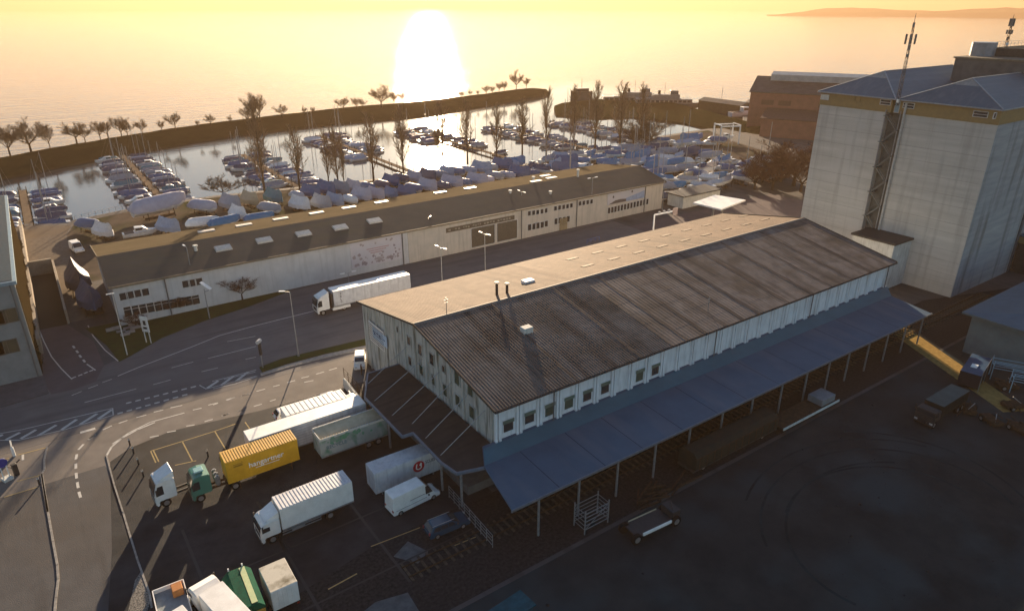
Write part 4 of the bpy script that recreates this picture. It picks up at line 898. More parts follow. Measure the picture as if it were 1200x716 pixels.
b = MB(); b.add([(.4, -1.1, 3.8), (8.4, -1.1, 3.72), (8.4, .62, 3.34), (.4, .62, 3.34)], [(0,3,2,1)]); b.add([(.4, -1.1, 3.7), (8.4, -1.1, 3.62), (8.4, .62, 3.3), (.4, .62, 3.3)], [(0,1,2,3)]); b.build('roof_panel', tan_m, t)
b = MB()
for i in range(24): b.box(.5+i*.34, .75, 3.31, .65+i*.34, 1.15, 3.4)
b.build('roof_lattice', tan_m, t); chassis(t, .3, 8, [1.3, 2.6]); panel_lines(t, 0, 8.6, 1.1, 3.3, 1.25, steel, 0)
gm = MB(); rr = random.Random(4)
for k in range(16): blob(gm, 5.2+rr.uniform(-3.4, 2.6), 2.8+rr.uniform(-.35, .35), rr.uniform(.1, .4), 1.2605+.001*k)
gm.build('graffiti', mat('green_graffiti', (.06, .3, .14), .7, (.2, .26, .24), 1.5, .9), t)
text('RECYCLE', .62, mat('grey_blue_letter', (.12, .22, .26), .7), t, 'lettering', (7.9, 1.285, 2.0), (-1, 0, 0), (0, 0, 1), .006)
# container with red logo
t = T('white_container', 'white corrugated container with a round red emblem standing under the brown canopy edge', 'container', (23.0, 60.4, 0), R(-1))
boxbody(t, 0, 8.1, .35, 3.05, cont_w, cont_w, 1.22, name='body', ribs=40, rib_sides=True)
for x in (.8, 7.2):
    for s in (-1, 1): MB().box(x-.06, s*1.1-.06, 0, x+.06, s*1.1+.06, .4).build('support_leg', steel, t)
e = MB(); e.add([(5.35+math.cos(a)*.72, -1.27, 1.95+math.sin(a)*.72) for a in [i*.2618 for i in range(24)]], [tuple(range(24))]); e.build('emblem', red_m, t)
e = MB()
for a0, a1, r_ in ((200, 340, .38),): 
    for i in range(8):
        a, b = R(a0+(a1-a0)*i/8), R(a0+(a1-a0)*(i+1)/8); e.add([(5.35+math.cos(q)*r0, -1.28, 1.95+math.sin(q)*r0) for r0, q in ((.42, a), (.42, b), (.28, b), (.28, a))], [(0,1,2,3)])
e.add([(5.05, -1.28, 2.35), (5.2, -1.28, 2.35), (5.1, -1.28, 1.85), (4.95, -1.28, 1.85)], [(0,1,2,3)]); e.add([(5.4, -1.28, 2.1), (5.62, -1.28, 2.4), (5.75, -1.28, 2.3), (5.7, -1.28, 1.8)], [(0,1,2,3)]); e.build('emblem_mark', white, t)
text('SCLIES', .58, mat('grey_letter', (.13, .13, .16), .6), t, 'lettering', (6.2, -1.27, 2.0), (1, 0, 0), (0, 0, 1), .006, .75)
# small cars and vans
def carbody(name, label, cat, loc, rz, paint, L=4.6, W=1.8, H=1.48, kind='estate'):
    t = T(name, label, cat, loc, rz); h = L/2; w2 = W/2
    m = MB(); m.prism([(-h, .35), (-h+.03, .85), (-h+.12, .95), (h-1.25, .98), (h-.2, .78), (h, .6), (h, .3), (h-.1, .25), (-h+.1, .25)], -w2, w2); m.build('body', paint, t, bevel=.09, seg=2)
    if kind == 'estate': top = [(-h+.12, .93), (-h+.55, H-.05), (-h+1.2, H), (h-2.1, H-.03), (h-1.2, .95)]
    elif kind == 'van': top = [(-h+.02, .9), (-h+.08, H-.05), (-h+.3, H), (h-1.9, H), (h-.8, 1.15), (h-.75, .9)]
    n = len(top); ins = .17 if kind == 'estate' else .1; v = []
    zb = .95
    for s in (-1, 1): v += [(x, s*(w2-.03-ins*max(0, (z-zb))/(H-zb)), z) for x, z in top]
    m = MB(); m.add(v, [tuple(range(n)), tuple(range(2*n-1, n-1, -1))] + [(i, i+n, (i+1) % n+n, (i+1) % n) for i in range(n)]); m.build('cabin' , paint, t, bevel=.05)
    gl = MB()
    def yy(z): return w2-.03-ins*max(0, (z-zb))/(H-zb)+.012
    if kind == 'estate':
        for s in (-1, 1):
            for x0, x1 in ((-h+.45, -h+1.25), (-h+1.33, -h+2.1), (-h+2.18, -h+3.0)):
                a = max(0, .25 if x0 < -h+.5 else 0); b2 = .35 if x1 > -h+2.9 else 0
                gl.add([(x0, s*yy(1.0), 1.0), (x1, s*yy(1.0), 1.0), (x1-b2, s*yy(H-.12), H-.12), (x0+a, s*yy(H-.12), H-.12)], [(0,1,2,3)])
        gl.add([(h-1.98, -w2+.24, H-.08), (h-1.98, w2-.24, H-.08), (h-1.25, w2-.12, 1.02), (h-1.25, -w2+.12, 1.02)], [(0,1,2,3)])
        gl.add([(-h+.13, -w2+.15, 1.02), (-h+.13, w2-.15, 1.02), (-h+.49, w2-.25, H-.1), (-h+.49, -w2+.25, H-.1)], [(0,1,2,3)])
        for i, v_ in enumerate(gl.v):
            if i >= len(gl.v)-8: gl.v[i] = (v_[0]+(.03 if v_[0] > 0 else -.03), v_[1], v_[2]+.02)
    else:
        for s in (-1, 1): gl.add([(h-1.85, s*yy(1.2), 1.2), (h-.95, s*yy(1.2), 1.2), (h-1.5, s*yy(H-.35), H-.35), (h-1.85, s*yy(H-.35), H-.35)], [(0,1,2,3)])
        gl.add([(h-1.75, -w2+.2, H-.14), (h-1.75, w2-.2, H-.14), (h-.83, w2-.12, 1.22), (h-.83, -w2+.12, 1.22)], [(0,1,2,3)])
        for i in range(len(gl.v)-4, len(gl.v)): gl.v[i] = (gl.v[i][0]+.04, gl.v[i][1], gl.v[i][2]+.03)
    gl.build('windows', glass, t)
    for x in (-h+.85, h-.9):
        for s in (-1, 1): wheel(t, x, s*(w2-.1), .33, .22)
    for s in (-1, 1):
        MB().box(h-.12, s*(w2-.3)-.18, .58, h+.01, s*(w2-.3)+.18, .72).build('headlight', lampglass, t); MB().box(-h-.01, s*(w2-.2)-.12, .7, -h+.1, s*(w2-.2)+.12, .95).build('tail_light', redglass, t)
        MB().box(h-1.6, s*(w2+.08)-.08, 1.0, h-1.45, s*(w2+.08)+.08, 1.13).build('mirror', dark, t)
    return t
t = carbody('delivery_van', 'white high roof delivery van parked against the container with the red emblem', 'van', (25.9, 56.0, 0), R(4), white, 5.9, 2.0, 2.55, 'van')
l = MB(); l.box(-.9, -1.01, 1.35, 1.0, -.995, 1.4); l.box(-2.6, -1.005, .8, 1.2, -.99, .85); l.build('door_track', mat('grey_trim', (.15, .15, .16), .6), t)
t = carbody('estate_car', 'dark blue estate car parked nearest the rail track in the shade', 'car', (26.9, 50.3, 0), R(-3), blue_car, 4.7, 1.82, 1.5)
r = MB(); 
for s in (-.62, .62): r.tube((-1.9, s, 1.53), (.6, s, 1.53), .025)
r.build('roof_rail', rim, t)
t = carbody('parked_car', 'silver car with dark windscreen parked behind the white lorries in the sun', 'car', (25.2, 81.2, 0), R(175), mat('silver_paint', (.4, .4, .42), .3, metal=.4), 4.3, 1.75, 1.45)
t = carbody('parked_car', 'small white car mostly hidden behind the ribbed white lorry', 'car', (20.6, 80.9, 0), R(2), white, 4.1, 1.72, 1.5)
t = carbody('small_van', 'small white van standing at the far corner of the goods shed gable', 'van', (34.0, 88.9, 0), R(-115), white, 3.9, 1.65, 1.7, 'van')
t = carbody('parked_van', 'white van with dark windscreen parked on the boatyard drive beside the warehouse end', 'van', (4.0, 175, 0), R(-80), white, 4.8, 1.9, 2.1, 'van')
# bottom left group
t = T('flatbed_truck', 'white flatbed lorry bed with low sides carrying an orange pallet, cut by the bottom edge', 'truck', (1.3, 52.8, 0), R(88))
b = MB(); b.box(-5, -1.3, .9, 4.3, 1.3, 1.0); b.build('load_bed', mat('bed_blue_grey', (.2, .24, .27), .6), t)
b = MB(); b.box(-5, 1.25, 1.0, 4.3, 1.33, 1.45); b.box(-5, -1.33, 1.0, 4.3, -1.25, 1.45); b.box(4.25, -1.25, 1.0, 4.33, 1.25, 1.45); b.build('side_board', white, t); chassis(t, -5, 4, [3, -3.2])
o = MB().box(2.9, 54.6, 1.02, 3.5, 56.0, 1.75) if 0 else MB()
o.box(-.45, -.55, 0, .45, .55, .75); o = o.build('orange_crate', mat('orange_crate', (.5, .22, .08), .7, (.35, .16, .07), 3, .8), None, bevel=.05); o.location = (2.05, 56.1, 1.0); tag(o, 'orange brown crate standing on the white flatbed lorry', 'crate')
t = T('box_truck', 'white lorry with pale box body facing away beside the flatbed at the bottom edge', 'truck', (4.35, 52.6, 0), R(103))
coe_cab(t, .25, white, h=2.7, L=2.1, defl=False, hw=1.15); chassis(t, -7, 1.8, [1.4, -4.8]); boxbody(t, -7.6, -.2, 1.1, 3.3, white, white, 1.1); 
t = T('small_box_trailer', 'small white box trailer in front of the flatbed at the very bottom edge', 'trailer', (1.9, 48.9, 0), R(103))
boxbody(t, -3, 3.4, .9, 2.8, white, white, .9, name='body'); chassis(t, -2.5, 2.5, [-1.0, .2])
t = T('tarp_trailer', 'ochre sided trailer with a dark green ridged tarpaulin roof at the bottom edge', 'trailer', (6.7, 50.6, 0), R(88))
b = MB(); b.box(-2.3, -1.2, .9, 2.9, 1.2, 2.5); b.build('body', mat('ochre_sheet', (.42, .24, .04), .6, (.3, .17, .03), 1), t, bevel=.03)
b = MB(); b.prismx([(-1.27, 1.9), (-1.27, 2.7), (-.75, 3.25), (.75, 3.25), (1.27, 2.7), (1.27, 1.9)], -2.2, 2.95); b.build('tarpaulin', grn_tarp, t, bevel=.05)
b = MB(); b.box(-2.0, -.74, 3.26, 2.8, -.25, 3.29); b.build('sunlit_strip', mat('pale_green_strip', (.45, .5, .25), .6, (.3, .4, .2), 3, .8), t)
for y in (-.6, .6): MB().box(2.9, y-.06, 3.1, 3.05, y+.06, 3.5).build('tarp_bow_end', white, t)
chassis(t, -2.1, 2.6, [-1.2, -.1])
t = T('white_box_trailer', 'white box trailer with dark dirt patch on its roof, rightmost of the bottom edge row', 'trailer', (9.8, 51.1, 0), R(90))
boxbody(t, -1.8, 1.75, .6, 2.8, white, mat('dirty_white_roof', (.55, .52, .44), .7, (.5, .47, .4), .4, .6, c3=(.12, .1, .06), n3=.6), 1.2, name='body')
rear_doors(t, -1.8, .6, 2.8, 1.2, white); chassis(t, -1.6, 1.6, [-.4]); b = MB(); b.tube((1.7, 0, .6), (3, 0, .5), .06); b.build('drawbar', dark, t)
t = T('low_wall', 'pale low wall and gate rail beside the brown canopy end', 'wall', (29.3, 78, 0))
MB().beam((29.5, 84, .75), (29.2, 77, .75), .25, 1.5).build('wall_panel', white_old, t, world=True); MB().beam((28.6, 80, 1.6), (28.2, 76.5, 1.6), .12, .25).build('gate_rail', white, t, world=True)
t = T('wire_fence', 'wire mesh fence between the white lorries and the goods shed gable', 'fence', (30.6, 84, 0)); b = MB()
for k in range(6): x = 30.3; y = 78+k*1.6; b.tube((x, y, 0), (x, y, 2), .04)
for z in (.2, .6, 1., 1.4, 1.9): b.beam((30.3, 78, z), (30.3, 86, z), .03, .03)
b.build('fence_wire', rust, t, world=True)

# ------------------------------------------------------------ dark yard things
t = T('cable_rack', 'empty galvanised steel storage rack standing beside the rail track', 'rack', (40, 42.3, 0))
b = MB()
for x in (38.1, 41.3):
    for y in (41.4, 43.1): b.box(x-.05, y-.05, 0, x+.05, y+.05, 3.0)
for z in (.6, 1.1, 1.6, 2.1, 2.6):
    for y in (41.4, 43.1): b.beam((38.1, y, z), (41.3, y, z), .06, .08)
    for x in (38.1, 41.3): b.beam((x, 41.4, z), (x, 43.1, z), .05, .05)
b.beam((38.1, 41.4, .6), (41.3, 41.4, 2.6), .05, .05); b.build('frame', steel, t, world=True)
t = T('yard_trailer', 'black low flatbed trailer with big wheels and one pale side board in the dark yard', 'trailer', (44.2, 38.2, 0), R(-4))
b = MB(); b.box(-2.6, -1.1, .75, 2.6, 1.1, .9); b.build('load_bed', dark, t); MB().box(-1.9, -1.25, .85, 1.9, -1.1, 1.15).build('side_board', white, t); MB().box(-1.9, 1.12, .85, 1.9, 1.2, 1.0).build('side_board', tan_m, t)
for x in (-2.6, 2.7):
    for s in (-1, 1): wheel(t, x, s*1.0, .6, .4)
b = MB(); b.box(2.3, -.9, .8, 3.4, .9, 1.7); b.beam((2.6, -.6, 1.7), (3.3, .6, 1.9), .15, .1); b.build('engine_cover', dark, t, bevel=.1)
t = T('freight_wagon', 'dark covered goods wagon on the track in front of the blue canopy posts', 'freight wagon', (62, 42.4, 0))
b = MB(); b.prismx([(-1.35, 1.1), (-1.35, 2.7), (-.8, 3.25), (.8, 3.25), (1.35, 2.7), (1.35, 1.1)], -7.6, 7.6); b.build('body', mat('wagon_dark', (.02, .024, .022), .8, (.035, .03, .022), 1), t, bevel=.05)
b = MB(); b.box(-7.8, -1.2, .8, 7.8, 1.2, 1.08); b.build('underframe', dark, t)
for x in (-5.5, 5.5):
    for s in (-1, 1): wheel(t, x, s*.74, .46, .15)
b = MB(); 
for k in range(12): x = -7+k*1.27; b.box(x-.04, -1.41, 1.1, x+.04, -1.35, 2.7)
b.box(-7.6, -1.43, 2.66, 7.6, -1.36, 2.76); b.build('side_ribs', rust, t)
t = T('flat_wagon', 'open flat wagon beside the canopy posts carrying a pale box', 'freight wagon', (76.4, 41.9, 0))
b = MB(); b.box(-6.2, -1.3, .9, 6.2, 1.3, 1.1); b.build('load_bed', rust, t); b = MB(); b.box(-6.2, -1.42, .85, 6.2, -1.31, 1.15); b.build('side_sill', white_old, t)
for x in (-4.5, 4.5):
    for s in (-1, 1): wheel(t, x, s*.74, .44, .15)
o = MB().box(-1.5, -1.1, 0, 1.5, 1.1, .95).build('pale_box', mat('pale_grey_lid', (.2, .22, .24), .6, (.15, .16, .17), 1), None, bevel=.05); o.location = (80.4, 41.9, 1.1); tag(o, 'pale grey lidded box on the end of the open flat wagon', 'box')
t = T('timber_pile', 'loose dark beams and scrap lying between the rack and the goods wagon', 'timber pile', (48, 41, 0)); b = MB(); rr = random.Random(9)
for k in range(14):
    a = rr.uniform(-.4, .9); x, y = 45+rr.uniform(0, 8), 40.3+rr.uniform(0, 2.5); L_ = rr.uniform(1.5, 4); b.beam((x, y, .2+k*.03), (x+math.cos(a)*L_, y+math.sin(a)*L_, .25+k*.03), .18, .18)
b.build('beams', rust, t, world=True)
t = T('canvas_truck', 'dark lorry with a grey green canvas top standing in the yard below the sunlit strip', 'truck', (92.3, 31.6, 0), R(180))
boxbody(t, -4.0, 3.1, 1.2, 2.7, mat('canvas_side', (.02, .025, .025), .9), mat('canvas_top', (.09, .12, .115), .85, (.07, .09, .09), .6), 1.2, name='body'); chassis(t, -4, 5.5, [4.6, -1.8, -3.0]); coe_cab(t, 3.4, dark, h=2.3, L=1.7, defl=False)
t = T('blue_tank_container', 'blue topped container with railings beside the pale racks near the right edge', 'container', (105.5, 33.5, 0), R(12))
boxbody(t, -3.6, 3.6, .4, 2.5, mat('navy_side', (.015, .02, .03), .7), mat('navy_top', (.02, .07, .14), .5, (.015, .05, .1), 1), 1.3, name='body'); MB().box(-1.5, -.3, 2.56, -.2, .5, 2.62).build('pale_lid', white, t)
b = MB()
for x in (-3.6, 0, 3.6): b.beam((x, -1.4, 0), (x, -1.4, 3.2), .06, .06)
b.beam((-3.6, -1.4, 3.2), (3.6, -1.4, 3.2), .05, .05); b.build('railing', steel, t)
pb = mat('pale_blue_steel', (.25, .42, .52), .5)
for k, (x, y) in enumerate(((109.5, 30.5), (107.6, 27.2))):
    t = T('stacking_rack', ('pale blue tubular stacking rack behind the blue topped container', 'pale blue tubular stacking rack nearest the bottom of the pair by the blue container')[k], 'rack', (x, y, 0), R(-62), group='pale blue stacking racks')
    b = MB()
    for a in (-2.2, 2.2):
        for c in (-.8, .8): b.tube((a, c, 0), (a, c, 3.0), .06)
    for z in (1.9, 2.3, 2.8):
        for c in (-.8, .8): b.tube((-2.2, c, z), (2.2, c, z), .05)
    for a in (-2.2, 2.2):
        b.tube((a, -.8, 2.3), (a, .8, 2.3), .05); b.tube((a, -.8, 3), (a, .8, 2.3), .04)
    b.build('frame', pb, t)
rr = random.Random(21)
for k, (px, py) in enumerate(((1135,482),(1160,495),(1185,478),(1178,455),(1193,505))):
    q = G(px, py); t = T('scrap_frame', ['low rusty trailer frame beside the canvas topped lorry','bent dark steel frame in the dark right yard','dark machine frame with a pale handle at the right edge','dark engine frame between the racks and the right edge','pale legged steel frame, lowest at the right edge'][k], 'machine frame', (q.x, q.y, 0), rr.uniform(0, 3)); b = MB()
    for j in range(9):
        p0 = Vector((rr.uniform(-1.5, 1.5), rr.uniform(-1, 1), rr.uniform(.2, 1.6))); p1 = p0+Vector((rr.uniform(-1.5, 1.5), rr.uniform(-1, 1), rr.uniform(-.9, .6))); p1.z = max(.1, p1.z); b.beam(p0, p1, .1, .1)
    b.box(-1.4, -.7, .3, 1.2, .7, .7); b.build('frame', rust, t)
    for s in (-1, 1): wheel(t, .6, s*.8, .4, .25)
    MB().beam((-1, .3, .8), (-.2, -.4, 1.5), .08, .08).build('handle', steel, t)
t = T('blue_skip', 'dark blue skip half hidden at the bottom edge of the yard', 'skip', (25.2, 36.6, 0), R(5))
b = MB(); b.prism([(-2.2, 1.7), (-1.6, .1), (1.6, .1), (2.2, 1.7)], -1, 1); b.build('body', mat('skip_blue', (.01, .06, .09), .6), t, bevel=.04); b = MB(); b.box(-2.3, -1.08, 1.65, 2.3, 1.08, 1.78); b.build('cover', mat('skip_cover', (.015, .09, .12), .7, (.01, .06, .08), 1.5), t)

# ------------------------------------------------------------ lamps, masts, bollards, signs
def lamp(name, label, x, y, h, arms, r=.1, group=None, head=1.0, cat='street lamp'):
    t = T(name, label, cat, (x, y, 0), 0, group)
    MB().tube((0, 0, 0), (0, 0, h), r, r*.55, n=8).build('pole', steel, t)
    MB().tube((0, 0, 0), (0, 0, .5), r*1.6, r*1.5, n=8).build('pole_base', steel, t)
    for a in arms:
        d = Vector((math.cos(R(a)), math.sin(R(a)), 0)); e = MB(); e.beam((0, 0, h-.05), d*.9*head+Vector((0, 0, h+.1)), .06, .06); e.build('arm', steel, t)
        e = MB(); c = d*1.15*head+Vector((0, 0, h+.1)); e.beam(c-d*.45*head, c+d*.45*head, .3*head, .14); e.build('lamp_head', white, t, bevel=.03)
    return t
LG = 'street lamps along the road'
for px, py, yt, arms, lab in [(350,418,342,(150,),'tall street lamp on the grass island nearest the goods shed'), (410,341,320,(0,180),'short street lamp in front of the flower banner wall'),
        (692,262,209,(0,180),'street lamp in front of the cream warehouse windows'), (776,246,206,(90,),'street lamp at the right end of the long warehouse'),
        (504,298,256,(40,),'street lamp in front of the blank wall left of the brown name board'), (400,312,266,(60,),'thin street lamp left of the flower banner'), (611,270,225,(90,-90),'street lamp between the dark doors and the white windows'), (232,358,290,(100,),'thin lamp mast against the left part of the warehouse roof')]:
    q = G(px, py); lamp('street_lamp', lab, q.x, q.y, height(q, yt), arms, group=LG)
for px, py, z in ((548,255,10.5),(583,285,10.5),(587,296,10.8)):
    pass
q = G(780, 268); 
for lx, ly, h, lab in ((66.5, 104, 11, 'street lamp whose pale head shows above the sunlit shed roof near the road'), (56.5, 103, 10.5, 'street lamp rising from the road behind the near end of the shed roof')):
    lamp('street_lamp', lab, lx, ly, h, (100, -80), group=LG)
q = G(5+244, 374); t = T('solar_lamp', 'lamp post with a tilted bright solar panel on the verge', 'solar lamp', (19.4, 120.0, 0))
MB().tube((0, 0, 0), (0, 0, 5.6), .11, .08, n=8).build('pole', steel, t); b = MB(); b.beam((-.3, .3, 6.8), (.9, -.9, 5.6), .7, .08); b.build('solar_panel', white, t); MB().beam((0, 0, 5.0), (.8, 0, 5.2), .2, .1).build('lamp_head', steel, t)
t = T('flagpole', 'tall slim white flagpole at the corner of the verge', 'flagpole', (5.5, 112.9, 0)); MB().tube((0, 0, 0), (0, 0, 10.5), .09, .04, n=8).build('pole', white_old, t); MB().beam((-.8, .1, 10.4), (.3, 0, 10.4), .12, .14).build('pole_head', white, t)
t = T('sign_totem', 'slanted white sign board with dark symbols on two legs on the verge', 'sign', (9.0, 115.6, 0), R(-50))
b = MB(); b.beam((-.45, 0, 0), (-.45, 0, 4.2), .12, .12); b.beam((.45, 0, 0), (.45, 0, 4.2), .12, .12); b.build('leg', white_old, t); MB().box(-.7, -.06, 2.0, .7, .06, 4.7).build('sign_board', white, t, bevel=.03)
b = MB(); b.box(-.35, -.075, 2.5, .35, -.062, 2.9); b.box(-.35, .062, 2.5, .35, .075, 2.9); b.box(-.2, -.075, 3.2, .3, -.062, 4.0); b.box(-.2, .062, 3.2, .3, .075, 4.0); b.build('sign_symbol', black_m, t)
t = T('signal_pole', 'dark traffic signal pole with a round lamp on the grass island tip', 'traffic signal', (21.6, 96.4, 0)); MB().tube((0, 0, 0), (0, 0, 4.6), .08, n=8).build('pole', steel, t)
MB().box(-.2, -.2, 2.3, .2, .2, 4.2).build('signal_head', dark, t, bevel=.04); b = MB(); b.tube((-.3, -.3, 4.5), (.3, .3, 4.5), .3, n=12); b.build('round_lamp', lampglass, t); 
q = G(1060/3.977+500, 170+400/3.977, 0)
t = T('gantry_sign', 'white road sign gantry with a cantilever arm behind the sunlit shed roof', 'gantry', (98, 100.5, 0)); 
g0 = PY(766, 268, 100.5); g1 = PY(767, 252, 100.5); g2 = PY(792, 260, 100.5)
MB().tube((g1.x, 100.5, 0), (g1.x, 100.5, g1.z), .18, n=8).build('post', white, t, world=True); b = MB(); b.beam((g1.x, 100.5, g1.z), (g1.x+6.5, 100.2, g1.z), .22, .3); b.build('arm', white, t, world=True)
MB().box(g1.x+5.2, 99.9, g1.z-.9, g1.x+6.6, 100.1, g1.z+.7).build('sign_panel', mat('sign_back', (.4, .3, .27), .6), t, world=True)
for k in range(3): MB().box(g1.x+1.2+k*1.5, 100.3, g1.z+.16, g1.x+1.7+k*1.5, 100.7, g1.z+.5).build('gantry_lamp', steel, t, world=True)
BG = 'bollards around the lot entrance'
BP = [(910,215),(936,272),(970,350),(1004,435)]
bl0 = None
for k, (bx, by) in enumerate([(0+x/5.965, 480+(y+35)/5.965) for x, y in BP] + [(46.5, 568), (27.5+46, 542)][:1] + [(244, 535)]):
    q = G(bx, by)
    if bl0 is None:
        bl0 = T('bollard', '', 'bollard', (q.x, q.y, 0), 0, BG); MB().tube((0, 0, 0), (0, 0, 1.05), .1, .1, n=10).build('post', dark, bl0); MB().tube((0, 0, .8), (0, 0, 1.0), .115, n=10).build('cap_band', white_old, bl0); o = bl0
    else: o = copy_tree(bl0); o.location = (q.x, q.y, 0)
    o['label'] = ['dark bollard at the top of the kerb curve, farthest of the curved row', 'second bollard down the kerb curve by the white lorry tractor', 'third bollard down the kerb curve by the white lorry tractor', 'bollard nearest the white lorry tractor, last of the curved row', 'lone bollard on the left yard beside the curved kerb', 'lone bollard behind the green lorry tractor near the yellow container'][k]
t = T('direction_sign', 'round blue traffic sign with a pale stand at the left edge', 'traffic sign', (*G(9, 562)[:2], 0), R(25))
b = MB(); b.tube((0, -.06, 2.3), (0, .06, 2.3), .55, n=18); b.build('sign_disc', mat('sign_blue', (.01, .04, .3), .4), t); b = MB(); b.tube((-.3, 0, 0), (-.3, 0, 2.3), .06); b.tube((.3, 0, 0), (.3, 0, 2.3), .06); b.build('leg', white, t); MB().box(-.5, -.5, 0, .5, .5, .35).build('sign_base', white_old, t, bevel=.05)
t = T('ticket_barrier', 'dark ticket machine with bracket arms beside the round blue sign', 'ticket machine', (*G(20, 556)[:2], 0), R(20)); MB().box(-.25, -.25, 0, .25, .25, 1.5).build('housing', dark, t, bevel=.04); MB().beam((0, 0, 1.3), (.8, .4, 1.5), .1, .1).build('arm', dark, t); MB().beam((0, 0, .9), (-.5, .5, 1.2), .1, .1).build('arm', dark, t)
t = T('barrier_post', 'short white barrier post on the kerb at the left edge', 'barrier post', (*G(17, 534)[:2], 0)); b = MB(); b.beam((0, 0, 0), (0, 0, 1.2), .3, .3); b.build('post', white, t); MB().beam((0, 0, 1.2), (-.1, 1.6, 1.3), .15, .2).build('arm', white_old, t)
for k, (px, py, lab) in enumerate([(660, 259, 'white litter bin standing at the foot of the cream warehouse wall'),]):
    q = G(px, py); t = T('litter_bin', lab, 'litter bin', (q.x, q.y-.8, 0)); MB().box(-.5, -.4, 0, .5, .4, 1.7).build('bin_body', white, t, bevel=.06); MB().box(-.55, -.45, 1.7, .55, .45, 1.85).build('lid', white_old, t)
for k, (px, py) in enumerate(((690, 284), (700, 281))):
    pass
q = G(695, 284); t = T('bicycle_rack', 'low blue railing standing on the road side behind the shed roof', 'railing', (q.x, q.y, 0), R(3)); b = MB()
for x in (-2, -.7, .7, 2): b.tube((x, 0, 0), (x, 0, 1.0), .05)
b.tube((-2, 0, 1), (2, 0, 1), .05); b.tube((-2, 0, .55), (2, 0, .55), .04); b.build('rail_frame', mat('blue_rail', (.05, .1, .3), .5), t)
t = T('paving_stack', 'pale stone slabs stacked at the foot of the warehouse beside the flagpole', 'stone stack', (8.5, 121, 0)); rr = random.Random(2)
for px, py in ((130,388),(137,386),(142,389),(150,385),(156,381),(161,376),(158,385),(163,384),(153,390),(147,393),(160,379)):
    q = G(px, py); b = MB(); b.box(q.x-.7, q.y-.25, 0, q.x+.7, q.y+.25, .25+rr.random()*.3); b.build('slab', mat('pale_stone', (.33, .29, .27), .8), t, world=True)

# ------------------------------------------------------------ trees
def tree_mesh(seed, h, kind):
    rr = random.Random(seed); tk = MB(); br = MB()
    def grow(p, d, L, r, depth, mb):
        n = 3 if depth < 2 else 2; q = p
        for i in range(n):
            d2 = (d + Vector((rr.uniform(-1, 1), rr.uniform(-1, 1), rr.uniform(-.3, .7)))*(.13 if kind == 'poplar' else .2)).normalized()
            q2 = q + d2*L/n; r2 = r*(1-.35/n*(i+1)) if i else r*.88
            mb.tube(q, q2, r*(1-.3*i/n), max(r*(1-.3*(i+1)/n), .012), n=5 if depth < 2 else 3, caps=False); q = q2; d = d2
            if depth < 4 and i >= (0 if depth else 1) - (1 if depth else 0):
                k = (3 if depth == 0 else 2) if depth < 3 else 3
                for _ in range(k):
                    a = rr.uniform(0, 6.283); sp = (.28 if kind == 'poplar' else .95) if depth else (.35 if kind == 'poplar' else .85)
                    side = Vector((math.cos(a), math.sin(a), 0)); nd = (d*(1.0 if kind == 'poplar' else .55) + side*sp + Vector((0, 0, .35 if kind != 'weeping' else -.1))).normalized()
                    grow(q, nd, L*rr.uniform(.5, .72), r*.42, depth+1, br)
    if kind == 'poplar':
        tk.tube((0, 0, -.3), (0, 0, h*.35), .022*h*.8, .016*h*.8, n=7); tk.tube((0, 0, h*.35), (0, 0, h*.92), .016*h*.8, .03, n=6)
        for i in range(30):
            z = h*(.16+.76*i/30); a = rr.uniform(0, 6.283); d = Vector((math.cos(a)*.46, math.sin(a)*.46, 1)).normalized(); L = h*.34*(1-.6*i/30)
            q = Vector((0, 0, z)); r = .012*h*(1-.6*i/30)*.55
            for j in range(4):
                d = (d+Vector((rr.uniform(-.12, .12), rr.uniform(-.12, .12), .1))).normalized(); q2 = q+d*L/4; br.tube(q, q2, r*(1-j*.2), r*(1-(j+1)*.2), n=4, caps=False); q = q2
                for _ in range(5):
                    a2 = rr.uniform(0, 6.283); d2 = (d+Vector((math.cos(a2), math.sin(a2), 0))*.55).normalized(); q3 = q+d2*L*rr.uniform(.14, .34); br.tube(q, q3, .035, .015, n=3, caps=False)
                    for _ in range(2): a3 = rr.uniform(0, 6.283); br.tube(q3, q3+(d2+Vector((math.cos(a3), math.sin(a3), .2))*.6)*L*.12, .016, .008, n=3, caps=False)
    else:
        th = h*.25; tk.tube((0, 0, -.3), (0, 0, th), .03*h, .022*h, n=7)
        def limb(p, d, L, r, dep):
            n = 4; q = p
            for i in range(n):
                d = (d+Vector((rr.uniform(-1, 1), rr.uniform(-1, 1), rr.uniform(-.1, .55)))*.22).normalized(); q2 = q+d*L/n; r1 = max(r*(1-.2*(i+1)), .014)
                (tk if dep == 0 else br).tube(q, q2, max(r*(1-.2*i), .014), r1, n=5 if dep == 0 else 3, caps=False); q = q2
                if dep < 3:
                    for _ in range(2 if dep < 2 else 3):
                        a = rr.uniform(0, 6.283); s = Vector((math.cos(a), math.sin(a), rr.uniform(-.2, .5))); limb(q, (d+s*.9).normalized(), L*rr.uniform(.45, .72)*(1-.1*i), r1*.6, dep+1)
        for k in range(6):
            a = k*1.05+rr.uniform(-.3, .3); up = rr.uniform(.2, 1.3) if k else 3; limb(Vector((0, 0, th*rr.uniform(.75, 1.0))), Vector((math.cos(a), math.sin(a), up)).normalized(), h*rr.uniform(.42, .55), .014*h, 0)
    return tk, br
def tree(name, label, seed, h, kind, tw, group):
    t = T(name, label, 'tree', (0, 0, 0), 0, group); a, b = tree_mesh(seed, h, kind); a.build('trunk', bark, t); b.build('crown', tw, t); return t
TP = {}
